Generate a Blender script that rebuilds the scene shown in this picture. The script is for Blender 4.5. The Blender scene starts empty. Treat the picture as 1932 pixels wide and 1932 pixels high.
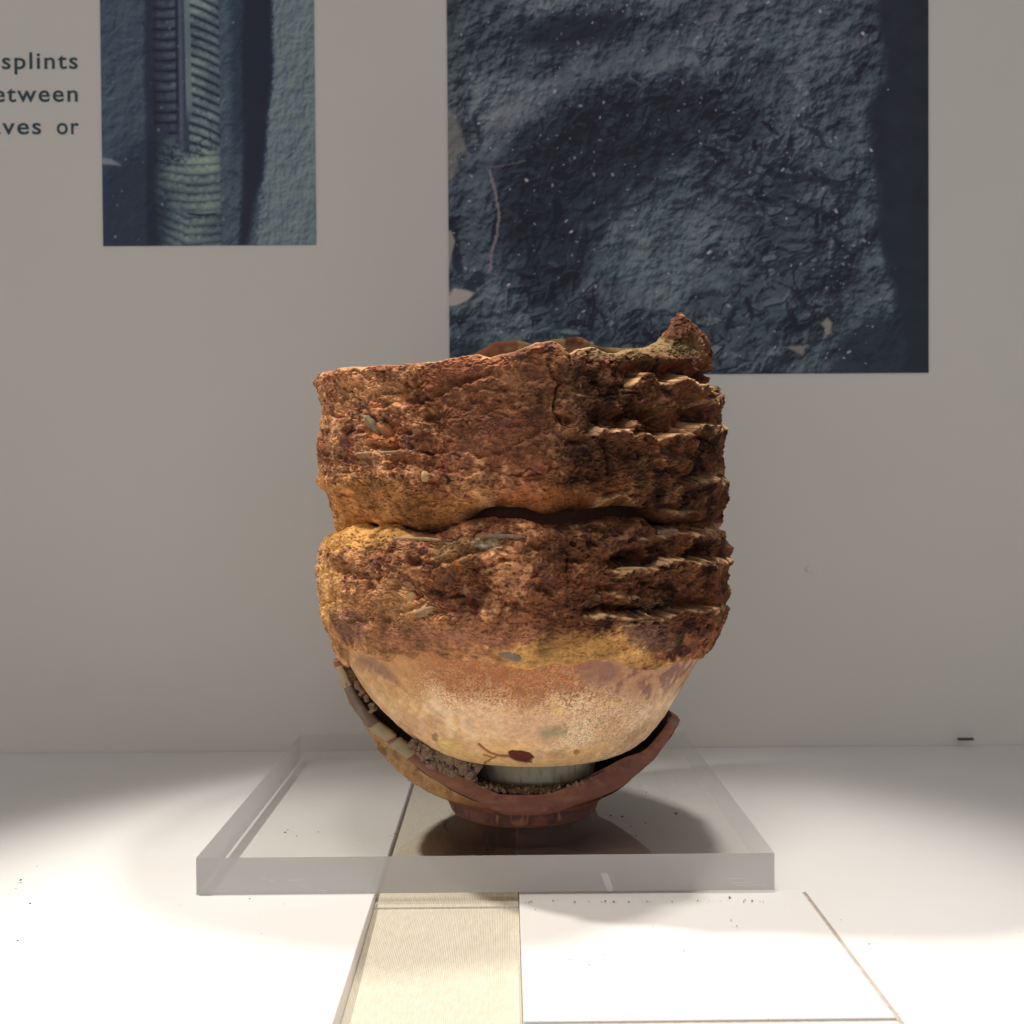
import bpy, math
import numpy as np
from mathutils import Matrix, Vector

sc = bpy.context.scene
PI = math.pi
rng = np.random.default_rng(7)

# ------------------------------------------------------------------ camera
FPX = 2064.0 / 1932.0            # focal length in picture widths
H_CAM = 0.201
YAW, PITCH, ROLL = 0.0063, 0.01647, -0.0070
cam = bpy.data.cameras.new("camera")
cam.lens = 36 * FPX
cam.sensor_width = 36
cam.clip_start = 0.01
cam.clip_end = 50
cam.dof.use_dof = True
cam.dof.focus_distance = 0.55
cam.dof.aperture_fstop = 16
camo = bpy.data.objects.new("camera", cam)
MC = Matrix.Rotation(-YAW, 4, 'Z') @ Matrix.Rotation(PI / 2 - PITCH, 4, 'X') @ Matrix.Rotation(ROLL, 4, 'Z')
camo.matrix_world = Matrix.Translation((0, 0, H_CAM)) @ MC
sc.collection.objects.link(camo)
sc.camera = camo
RM = np.array(MC.to_3x3())

# ------------------------------------------------------------------ world, lamps, exposure
w = bpy.data.worlds.new("World")
sc.world = w
w.use_nodes = True
bg = w.node_tree.nodes["Background"]
bg.inputs[0].default_value = (0.93, 0.92, 0.93, 1)
bg.inputs[1].default_value = 0.46


def spot(name, loc, aim, power, col, half, blend, size):
    l = bpy.data.lights.new(name, 'SPOT')
    l.energy = power
    l.color = col
    l.spot_size = 2 * half
    l.spot_blend = blend
    l.shadow_soft_size = size
    o = bpy.data.objects.new(name, l)
    o.location = loc
    o.rotation_euler = (Vector(aim) - Vector(loc)).to_track_quat('-Z', 'Y').to_euler()
    sc.collection.objects.link(o)
    return o


spot("spot_lamp_left", (-0.46, 0.58, 0.92), (-0.01, 0.47, 0.0), 28, (1.0, 0.935, 0.86), math.radians(22), 0.7, 0.022)
spot("spot_lamp_right", (0.155, 0.60, 0.86), (0.02, 0.47, 0.0), 16.5, (1.0, 0.935, 0.86), math.radians(25), 0.7, 0.030)
spot("fill_spot_front", (-0.08, 0.27, 0.96), (0.02, 0.45, 0.0), 14, (1.0, 0.94, 0.88), math.radians(23), 0.8, 0.10)  # added soft fill for the pot front and the shadow beneath it

sc.view_settings.view_transform = 'Standard'
sc.view_settings.look = 'None'
sc.view_settings.exposure = 0.0
sc.view_settings.gamma = 1.0
sc.render.engine = 'CYCLES'
sc.cycles.use_denoising = True
sc.cycles.max_bounces = 12
sc.cycles.diffuse_bounces = 6
sc.cycles.transparent_max_bounces = 16
sc.cycles.sample_clamp_indirect = 8
sc.cycles.caustics_reflective = False


# ------------------------------------------------------------------ geometry of the view (used to take sizes off the photograph)
def proj(P):
    """world points -> position in the photograph, 1932 px wide"""
    Q = (np.asarray(P, dtype=np.float64) - np.array([0, 0, H_CAM])) @ RM
    return 966 + 1932 * FPX * Q[..., 0] / -Q[..., 2], 966 - 1932 * FPX * Q[..., 1] / -Q[..., 2]


def ray(px, py):
    px, py = np.broadcast_arrays(np.asarray(px, float), np.asarray(py, float))
    d = np.stack([(px - 966) / (1932 * FPX), -(py - 966) / (1932 * FPX), -np.ones_like(px)], -1)
    return d @ RM.T


def at_y(px, py, Y):
    d = ray(px, py)
    return np.array([0, 0, H_CAM]) + d * (np.asarray(Y) / d[..., 1])[..., None]


def at_z(px, py, Z):
    d = ray(px, py)
    return np.array([0, 0, H_CAM]) + d * ((Z - H_CAM) / d[..., 2])[..., None]


# ------------------------------------------------------------------ noise
_perm = rng.permutation(256).astype(np.int32)
_perm = np.concatenate([_perm, _perm])
_g = rng.normal(size=(256, 3))
_g = (_g / np.linalg.norm(_g, axis=1, keepdims=True)).astype(np.float32)


def noise(P, scale, seed=0):
    """gradient noise, features about `scale` metres (or a 3-vector of scales); range about -1..1"""
    Q = (P / np.asarray(scale)).astype(np.float32) + np.float32(seed * 17.37 + 100)
    I = np.floor(Q).astype(np.int32)
    F = Q - I
    U = F * F * F * (F * (F * 6 - 15) + 10)
    I &= 255
    r = []
    for dx in (0, 1):
        a = _perm[I[..., 0] + dx if dx == 0 else (I[..., 0] + 1) & 255]
        for dy in (0, 1):
            b = _perm[(a + (I[..., 1] if dy == 0 else (I[..., 1] + 1) & 255)) & 255]
            for dz in (0, 1):
                c = _perm[(b + (I[..., 2] if dz == 0 else (I[..., 2] + 1) & 255)) & 255]
                g = _g[c]
                r.append(g[..., 0] * (F[..., 0] - dx) + g[..., 1] * (F[..., 1] - dy) + g[..., 2] * (F[..., 2] - dz))
    x, y, z = U[..., 0], U[..., 1], U[..., 2]
    L = lambda a, b, t: a + (b - a) * t
    v = L(L(L(r[0], r[1], z), L(r[2], r[3], z), y), L(L(r[4], r[5], z), L(r[6], r[7], z), y), x)
    return v * 1.7


def fbm(P, scale, octs=4, seed=0, gain=0.55):
    s = np.zeros(P.shape[:-1], np.float32)
    a, t = 1.0, 0.0
    scale = np.asarray(scale, float)
    for i in range(octs):
        s += a * noise(P, scale, seed + i)
        t += a
        a *= gain
        scale = scale * 0.5
    return s / t * 1.3


def ridged(P, scale, octs=3, seed=0):
    s = np.zeros(P.shape[:-1], np.float32)
    a, t = 1.0, 0.0
    scale = np.asarray(scale, float)
    for i in range(octs):
        s += a * (1 - 2 * np.abs(noise(P, scale, seed + i)))
        t += a
        a *= 0.55
        scale = scale * 0.52
    return s / t


def sm(x, a, b):
    t = np.clip((x - a) / (b - a), 0, 1)
    return t * t * (3 - 2 * t)


def mixc(c, col, m):
    return c + (np.asarray(col, np.float32) - c) * m[..., None]


# ------------------------------------------------------------------ object helpers
def link(o, parent=None):
    sc.collection.objects.link(o)
    if parent is not None:
        o.parent = parent
    return o


def meta(o, label=None, category=None, group=None, kind=None):
    for k, v in (("label", label), ("category", category), ("group", group), ("kind", kind)):
        if v:
            o[k] = v
    return o


def empty(name, loc):
    o = bpy.data.objects.new(name, None)
    o.location = loc
    o.empty_display_size = 0.02
    return link(o)


def raw_mesh(name, V, Fq, mat=None, parent=None, col=None, smooth=True, loc=(0, 0, 0)):
    V = np.asarray(V, np.float32).reshape(-1, 3)
    me = bpy.data.meshes.new(name)
    if isinstance(Fq, np.ndarray):
        k = Fq.shape[1]
        n = len(Fq)
        me.vertices.add(len(V))
        me.vertices.foreach_set("co", V.ravel())
        me.loops.add(n * k)
        me.loops.foreach_set("vertex_index", Fq.astype(np.int32).ravel())
        me.polygons.add(n)
        me.polygons.foreach_set("loop_start", np.arange(0, n * k, k, dtype=np.int32))
        me.update(calc_edges=True)
        me.validate()
    else:
        me.from_pydata([tuple(v) for v in V], [], Fq)
    me.polygons.foreach_set("use_smooth", np.full(len(me.polygons), smooth))
    if col is not None:
        a = me.color_attributes.new("pigment", 'FLOAT_COLOR', 'POINT')
        c = np.ones((len(V), 4), np.float32)
        c[:, :3] = np.clip(np.asarray(col).reshape(-1, 3), 0.002, 0.95)
        a.data.foreach_set("color", c.ravel())
    if mat:
        me.materials.append(mat)
    me.update()
    o = bpy.data.objects.new(name, me)
    o.location = loc
    link(o, parent)
    return o


def grid(name, P, mat, parent=None, col=None, wrap=False, flip=False, smooth=True, origin=(0, 0, 0)):
    """P: rows x cols x 3 (world); wrap closes the columns"""
    n, m = P.shape[:2]
    i = np.arange(n - 1)[:, None]
    j = np.arange(m if wrap else m - 1)[None, :]
    j2 = (j + 1) % m
    q = np.stack(np.broadcast_arrays(i * m + j, i * m + j2, (i + 1) * m + j2, (i + 1) * m + j), -1).reshape(-1, 4)
    if flip:
        q = q[:, ::-1]
    return raw_mesh(name, P.reshape(-1, 3) - np.asarray(origin), q, mat, parent, col, smooth)


def box(name, x0, x1, y0, y1, z0, z1, mat, parent=None, bevel=0.0, origin=(0, 0, 0)):
    V = [(x - origin[0], y - origin[1], z - origin[2]) for x in (x0, x1) for y in (y0, y1) for z in (z0, z1)]
    F = [(0, 1, 3, 2), (4, 6, 7, 5), (0, 4, 5, 1), (2, 3, 7, 6), (0, 2, 6, 4), (1, 5, 7, 3)]
    o = raw_mesh(name, V, F, mat, parent, smooth=False)
    if bevel:
        b = o.modifiers.new("bevel", 'BEVEL')
        b.width = bevel
        b.segments = 3
        b.limit_method = 'ANGLE'
        for p in o.data.polygons:
            p.use_smooth = True
        o.data.set_sharp_from_angle(angle=math.radians(40)) if hasattr(o.data, "set_sharp_from_angle") else None
    return o


# ------------------------------------------------------------------ materials
def mat(name):
    m = bpy.data.materials.new(name)
    m.use_nodes = True
    nt = m.node_tree
    return m, nt, nt.nodes["Principled BSDF"], nt.nodes["Material Output"]


def nd(nt, t, **kw):
    n = nt.nodes.new(t)
    for k, v in kw.items():
        if k in n.inputs:
            n.inputs[k].default_value = v
        else:
            setattr(n, k, v)
    return n


def objnoise(nt, scale, detail=3, rough=0.6, stretch=None, distort=0.0):
    tc = nd(nt, "ShaderNodeTexCoord")
    src = tc.outputs["Object"]
    if stretch:
        mp = nd(nt, "ShaderNodeMapping")
        mp.inputs["Scale"].default_value = stretch
        nt.links.new(src, mp.inputs["Vector"])
        src = mp.outputs[0]
    n = nd(nt, "ShaderNodeTexNoise", Scale=scale, Detail=detail, Roughness=rough, Distortion=distort)
    nt.links.new(src, n.inputs["Vector"])
    return n.outputs["Fac"]


def ramp(nt, fac, stops):
    r = nd(nt, "ShaderNodeValToRGB")
    e = r.color_ramp.elements
    e[0].position, e[0].color = stops[0][0], (*stops[0][1], 1)
    e[1].position, e[1].color = stops[-1][0], (*stops[-1][1], 1)
    for p, c in stops[1:-1]:
        x = e.new(p)
        x.color = (*c, 1)
    nt.links.new(fac, r.inputs[0])
    return r.outputs[0]


def bump(nt, b, fac, dist, strength=1.0, prev=None):
    n = nd(nt, "ShaderNodeBump", Strength=strength, Distance=dist)
    nt.links.new(fac, n.inputs["Height"])
    if prev:
        nt.links.new(prev, n.inputs["Normal"])
    nt.links.new(n.outputs[0], b.inputs["Normal"])
    return n.outputs[0]


def pigment_mat(name, rough, fine, fine_amt, bump_scale, bump_dist, spec=0.3):
    m, nt, b, out = mat(name)
    at = nd(nt, "ShaderNodeAttribute", attribute_name="pigment")
    f = objnoise(nt, fine, 4, 0.7, distort=0.8)
    r = ramp(nt, f, [(0.32, (1 - fine_amt,) * 3), (0.68, (1 + fine_amt * .6,) * 3)])
    mx = nd(nt, "ShaderNodeMix", data_type='RGBA', blend_type='MULTIPLY')
    mx.inputs[0].default_value = 1
    nt.links.new(at.outputs["Color"], mx.inputs[6])
    nt.links.new(r, mx.inputs[7])
    nt.links.new(mx.outputs[2], b.inputs["Base Color"])
    b.inputs["Roughness"].default_value = rough
    b.inputs["Specular IOR Level"].default_value = spec
    if bump_dist:
        bump(nt, b, objnoise(nt, bump_scale, 4, 0.65, distort=1.5), bump_dist, 0.8)
    return m


def plain_mat(name, col, rough, spec=0.4, var=0.06, vscale=20, bscale=0, bdist=0, stretch=None):
    m, nt, b, out = mat(name)
    c = np.array(col)
    nt.links.new(ramp(nt, objnoise(nt, vscale, 4, stretch=stretch),
                      [(0.3, tuple(c * (1 - var))), (0.7, tuple(np.minimum(c * (1 + var), 0.95)))]), b.inputs["Base Color"])
    b.inputs["Roughness"].default_value = rough
    b.inputs["Specular IOR Level"].default_value = spec
    if bdist:
        bump(nt, b, objnoise(nt, bscale, 3), bdist, 0.6)
    return m


M_rough = pigment_mat("fired_clay_crust", 0.92, 900, 0.30, 1100, 0.0007, 0.2)
M_bowl = pigment_mat("pale_bowl_clay", 0.62, 1500, 0.10, 900, 0.00012, 0.35)
M_print = pigment_mat("printed_vinyl", 0.55, 300, 0.04, 0, 0, 0.25)
M_cut = plain_mat("red_brown_clay_section", (0.25, 0.095, 0.06), 0.6, 0.4, 0.3, 90, 500, 0.0003)
M_dark = plain_mat("dark_kiln_glaze", (0.022, 0.014, 0.014), 0.45, 0.4, 0.3, 60, 300, 0.0003)
M_inner = plain_mat("inside_fired_clay", (0.34, 0.14, 0.08), 0.9, 0.2, 0.3, 80, 400, 0.0006)
M_plaster1 = plain_mat("pale_repair_plaster", (0.36, 0.30, 0.19), 0.75, 0.3, 0.10, 200, 700, 0.0002)
M_plaster2 = plain_mat("grey_repair_plaster", (0.17, 0.125, 0.10), 0.75, 0.3, 0.12, 200, 700, 0.0002)
M_footring = plain_mat("grey_foot_ring", (0.42, 0.41, 0.33), 0.7, 0.3, 0.22, 120, 500, 0.0004)
M_wall = plain_mat("painted_wall", (0.76, 0.725, 0.675), 0.85, 0.2, 0.015, 6, 60, 0.0002)
M_ceil = plain_mat("grey_case_top", (0.65, 0.63, 0.60), 0.9, 0.1, 0.03)
M_letter = plain_mat("dark_teal_lettering", (0.045, 0.085, 0.10), 0.6, 0.3, 0.05)
M_chip = plain_mat("pale_clay_chip", (0.34, 0.22, 0.115), 0.85, 0.2, 0.3, 300, 900, 0.0004)
M_crumb = plain_mat("kiln_grit", (0.30, 0.21, 0.155), 0.85, 0.3, 0.45, 260, 900, 0.0006)
M_speck = plain_mat("dark_dust", (0.12, 0.09, 0.06), 0.9, 0.1)


def panel_mat():
    m, nt, b, out = mat("white_floor_panel")
    nt.links.new(ramp(nt, objnoise(nt, 7, 5, 0.6), [(0.3, (0.76, 0.745, 0.72)), (0.7, (0.80, 0.79, 0.77))]), b.inputs["Base Color"])
    b.inputs["Roughness"].default_value = 0.5
    b.inputs["Specular IOR Level"].default_value = 0.25
    bump(nt, b, objnoise(nt, 900, 2), 0.00003, 0.4)
    return m


def cloth_mat():
    m, nt, b, out = mat("ribbed_linen")
    tc = nd(nt, "ShaderNodeTexCoord")
    nt.links.new(ramp(nt, objnoise(nt, 600, 3, stretch=(1, 0.25, 1)), [(0.3, (0.78, 0.71, 0.56)), (0.7, (0.87, 0.82, 0.69))]),
                 b.inputs["Base Color"])
    wv = nd(nt, "ShaderNodeTexWave", wave_type='BANDS', bands_direction='X', Scale=390, Distortion=0.5, Detail=2)
    wv.inputs["Detail Scale"].default_value = 3
    nt.links.new(tc.outputs["Object"], wv.inputs["Vector"])
    b.inputs["Roughness"].default_value = 0.95
    b.inputs["Specular IOR Level"].default_value = 0.1
    bump(nt, b, wv.outputs["Fac"], 0.00035, 1.0)
    return m


def clear_mat():
    """clear acrylic seen through its large faces: straight transmission with a Fresnel reflection"""
    m, nt, b, out = mat("clear_acrylic_face")
    nt.nodes.remove(b)
    tr = nd(nt, "ShaderNodeBsdfTransparent")
    tr.inputs[0].default_value = (0.985, 0.985, 0.98, 1)
    gl = nd(nt, "ShaderNodeBsdfGlossy", Roughness=0.04)
    gl.inputs[0].default_value = (1, 1, 1, 1)
    fr = nd(nt, "ShaderNodeFresnel", IOR=1.49)
    mx = nd(nt, "ShaderNodeMixShader")
    nt.links.new(fr.outputs[0], mx.inputs[0])
    nt.links.new(tr.outputs[0], mx.inputs[1])
    nt.links.new(gl.outputs[0], mx.inputs[2])
    nt.links.new(mx.outputs[0], out.inputs[0])
    return m


def under_mat():
    """underside of the slab, wetted to the panels: nothing to reflect"""
    m, nt, b, out = mat("clear_acrylic_underside")
    nt.nodes.remove(b)
    tr = nd(nt, "ShaderNodeBsdfTransparent")
    tr.inputs[0].default_value = (0.985, 0.985, 0.98, 1)
    nt.links.new(tr.outputs[0], out.inputs[0])
    return m


def edge_mat(clear=0.10):
    """sawn and polished acrylic edge: grey painted in for reflections inside the slab"""
    m, nt, b, out = mat("reflection_grey_edge")
    nt.links.new(ramp(nt, objnoise(nt, 9, 3, stretch=(1, 1, 3)), [(0.3, (0.50, 0.485, 0.50)), (0.7, (0.60, 0.585, 0.575))]), b.inputs["Base Color"])
    b.inputs["Roughness"].default_value = 0.22
    b.inputs["Specular IOR Level"].default_value = 0.5
    tl = nd(nt, "ShaderNodeBsdfTranslucent")
    tl.inputs[0].default_value = (0.68, 0.67, 0.68, 1)
    m1 = nd(nt, "ShaderNodeMixShader")
    m1.inputs[0].default_value = 0.40
    nt.links.new(b.outputs[0], m1.inputs[1])
    nt.links.new(tl.outputs[0], m1.inputs[2])
    tr = nd(nt, "ShaderNodeBsdfTransparent")
    tr.inputs[0].default_value = (0.93, 0.93, 0.93, 1)
    mx = nd(nt, "ShaderNodeMixShader")
    mx.inputs[0].default_value = clear
    nt.links.new(m1.outputs[0], mx.inputs[1])
    nt.links.new(tr.outputs[0], mx.inputs[2])
    nt.links.new(mx.outputs[0], out.inputs[0])
    return m


M_panel, M_cloth, M_clear, M_edge = panel_mat(), cloth_mat(), clear_mat(), edge_mat()
M_edge_clear = edge_mat(0.85)
M_edge_front = edge_mat(0.08)
M_scuff = plain_mat("dull_scuff", (0.50, 0.49, 0.47), 0.5)
M_scratch = plain_mat("whitened_scratch", (0.75, 0.75, 0.75), 0.6)

# ------------------------------------------------------------------ setting: wall and floor
Y_WALL = 0.859
wall = box("wall", -1.3, 1.3, Y_WALL, Y_WALL + 0.02, -0.03, 0.95, M_wall)
meta(wall, kind="structure")
floor = box("floor", -1.3, 1.3, -0.30, Y_WALL, -0.03, -0.0135, M_panel)
meta(floor, kind="structure")

ceiling = box("ceiling", -1.3, 1.3, 0.0, Y_WALL + .02, 1.2, 1.22, M_ceil)
meta(ceiling, kind="structure")
X_SEAM_L = float(at_z(665, 1820, 0.0)[0])
X_SEAM_R = float(at_z(984, 1820, 0.0)[0])
X_SEAM_RR = float(at_z(1617, 1814, 0.0)[0])
Y_PLATE = float(at_z(369, 1694, 0.0)[1])
Y_SEAM = Y_PLATE + 0.0005
Y_NEAR = float(at_z(1300, 1925, 0.0)[1])
PB = -0.0130
for (x0, x1, y0, y1, zt) in (
        (-1.29, X_SEAM_L, -0.29, Y_SEAM - 0.0006, 0.0012),
        (-1.29, X_SEAM_L, Y_SEAM, Y_WALL - 0.0006, 0.0),
        (X_SEAM_R, X_SEAM_RR - 0.0014, Y_NEAR, Y_SEAM - 0.0006, 0.0004),
        (X_SEAM_R, X_SEAM_RR - 0.0014, -0.29, Y_NEAR - 0.0022, 0.0),
        (X_SEAM_RR, 1.29, -0.29, Y_SEAM - 0.0002, 0.0009),
        (X_SEAM_R, 1.29, Y_SEAM + 0.0002, Y_WALL - 0.0006, 0.0)):
    box("panel", x0, x1, y0, y1, PB, zt, M_panel, floor, bevel=0.0005)

M_joint = plain_mat("tan_joint_filler", (0.50, 0.42, 0.36), 0.8, 0.2, 0.2, 300)
box("joint", X_SEAM_RR - 0.0014, X_SEAM_RR + 0.0001, -0.28, Y_SEAM - 0.0008, -.0129, -.0006, M_joint, floor)
box("joint", X_SEAM_R + .0002, X_SEAM_RR - 0.0016, Y_NEAR - 0.0022, Y_NEAR - 0.0004, -.0129, -.0006, M_joint, floor)
y_fold = float(at_z(850, 1712, -0.004)[1])
ys = [-0.28, 0.30, 0.40, y_fold + .01, Y_WALL - 0.002]
zs = [-0.0110, -0.0110, -0.0095, -0.0044, -0.0044]
Pcl = []
for y_, z_ in zip(ys, zs):
    a_, b_ = X_SEAM_L + 0.0002, X_SEAM_R - 0.0002
    Pcl.append([(a_, y_, -.0132), (a_, y_, z_), (b_, y_, z_), (b_, y_, -.0132)])
cl = grid("linen_strip", np.array(Pcl), M_cloth, None, None, flip=True, smooth=False)
meta(cl, "cream ribbed linen strip in the gap between the white floor panels", "fabric")
fold = box("seam", X_SEAM_L + 0.0003, X_SEAM_R - 0.0003, y_fold, Y_WALL - 0.003, -0.0060, -0.0036, M_cloth, cl, bevel=0.0003)
fold.name = "overlap"

# paint blob on wall and fleck at its foot
def lump(name, c, r, matl, parent=None, seed=1, seg=14, squash=(1, 1, 1), rot=0.0, amp=0.25):
    th = np.linspace(0, PI, seg)[:, None]
    ph = np.linspace(0, 2 * PI, seg * 2, endpoint=False)[None, :]
    N = np.stack(np.broadcast_arrays(np.sin(th) * np.cos(ph), np.sin(th) * np.sin(ph), np.cos(th)), -1)
    k = 1 + amp * fbm(N + seed * 3.1, 0.8, 3, seed)
    P = N * k[..., None] * r * np.asarray(squash)
    cr, sr = math.cos(rot), math.sin(rot)
    R = np.array([[cr, 0, sr], [0, 1, 0], [-sr, 0, cr]])
    return grid(name, P @ R.T + np.asarray(c), matl, parent, wrap=True, flip=False)


pb_ = at_y(1530, 1074, Y_WALL)
lump("paint_drip", pb_, 0.0045, M_wall, wall, 3, squash=(1.1, 0.25, 0.75))
fk = at_y(1821, 1394, Y_WALL - 0.004)
o = box("dark_splinter", fk[0] - 0.006, fk[0] + 0.006, Y_WALL - 0.006, Y_WALL - 0.004, float(fk[2]) - .0009, float(fk[2]) + .0009, M_speck)
meta(o, "tiny dark splinter lying at the foot of the grey wall, far right", "splinter")


# ------------------------------------------------------------------ prints on the wall
def canvas(x0, x1, y0, y1, step):
    nx, ny = int((x1 - x0) / step) + 1, int((y1 - y0) / step) + 1
    X, Y = np.meshgrid(np.linspace(x0, x1, nx), np.linspace(y0, y1, ny))
    return X, Y, np.stack([X, Y, np.zeros_like(X)], -1)


def srgb(r, g, b, k=2.55):
    c = np.array([r, g, b]) / 255.0
    return np.where(c < 0.04045, c / 12.92, ((c + 0.055) / 1.055) ** 2.4) * k


def seg_dist(X, Y, pts):
    best = np.full(X.shape, 1e9)
    tt = np.zeros(X.shape)
    L = len(pts) - 1
    for i in range(L):
        ax, ay = pts[i]
        bx, by = pts[i + 1]
        dx, dy = bx - ax, by - ay
        t = np.clip(((X - ax) * dx + (Y - ay) * dy) / (dx * dx + dy * dy + 1e-9), 0, 1)
        d = np.hypot(X - ax - t * dx, Y - ay - t * dy)
        m = d < best
        best = np.where(m, d, best)
        tt = np.where(m, (i + t) / L, tt)
    return best, tt


def inpoly(X, Y, pts, soft):
    """soft polygon mask"""
    inside = np.zeros(X.shape, bool)
    n = len(pts)
    for i in range(n):
        x1, y1 = pts[i]
        x2, y2 = pts[(i + 1) % n]
        c = ((y1 > Y) != (y2 > Y)) & (X < (x2 - x1) * (Y - y1) / (y2 - y1 + 1e-9) + x1)
        inside ^= c
    d, _ = seg_dist(X, Y, list(pts) + [pts[0]])
    s = np.where(inside, d, -d)
    return sm(s, -soft, soft)


def place_print(name, X, Y, col, label):
    yb = Y_WALL - 0.0008
    P = at_y(X, Y, np.full(X.shape, yb))
    # square it up on the wall: a real rectangle
    x0, x1 = P[:, 0, 0].mean(), P[:, -1, 0].mean()
    z0, z1 = P[0, :, 2].mean(), P[-1, :, 2].mean()
    n, m = X.shape
    gx, gz = np.meshgrid(np.linspace(x0, x1, m), np.linspace(z0, z1, n))
    P = np.stack([gx, np.full_like(gx, yb), gz], -1)
    # thin real sheet: add the turned edge back to the wall
    top = P[:1].copy(); top[..., 1] = Y_WALL + 0.0001
    bot = P[-1:].copy(); bot[..., 1] = Y_WALL + 0.0001
    P = np.concatenate([top, P, bot], 0)
    col = np.concatenate([col[:1], col, col[-1:]], 0)
    le = P[:, :1].copy(); le[..., 1] = Y_WALL + 0.0001
    ri = P[:, -1:].copy(); ri[..., 1] = Y_WALL + 0.0001
    P = np.concatenate([le, P, ri], 1)
    col = np.concatenate([col[:, :1], col, col[:, -1:]], 1)
    o = grid(name, P, M_print, None, col, flip=True, smooth=False)
    meta(o, label, "print", "printed photographs on the wall behind")
    return o


def shade_print(hgt, step, k, ax=-0.6, ay=-0.8):
    """lightness of a photographed relief, as printed on the sheet"""
    gy, gx = np.gradient(hgt, step)
    nz = 1.0 / np.sqrt(1 + (k * gx) ** 2 + (k * gy) ** 2)
    return np.clip((-ax * -k * gx + -ay * -k * gy * 1.0) * -1 * nz * .62 + nz * .55, 0, 2)


def leaf_litter(X, Y, r2, n, x0, x1, y0, y1, smin, smax, ang, spread, hh):
    h = np.zeros(X.shape)
    t = np.zeros(X.shape)
    for k in range(n):
        cx, cy = r2.uniform(x0, x1), r2.uniform(y0, y1)
        L = r2.uniform(smin, smax)
        s = np.abs(X[0] - cx) < L + 4
        u = np.abs(Y[:, 0] - cy) < L + 4
        if not (s.any() and u.any()):
            continue
        ix = np.ix_(u, s)
        a = r2.normal(ang, spread)
        dx, dy = X[ix] - cx, Y[ix] - cy
        p = (dx * math.cos(a) + dy * math.sin(a)) / L
        q = (-dx * math.sin(a) + dy * math.cos(a)) / (L * r2.uniform(.18, .5)) + r2.normal(0, .5) * p * p
        m = sm(p * p + q * q, 1.0, .72)
        z = hh * L * (.6 + .5 * q * r2.choice((-1, 1))) * r2.uniform(.3, 1)
        h[ix] = np.where(m > 0, h[ix] * (1 - m) + (h[ix] * .5 + z) * m, h[ix])
        t[ix] = t[ix] * (1 - m) + r2.normal(0, 1) * m
    return h, t


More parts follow.
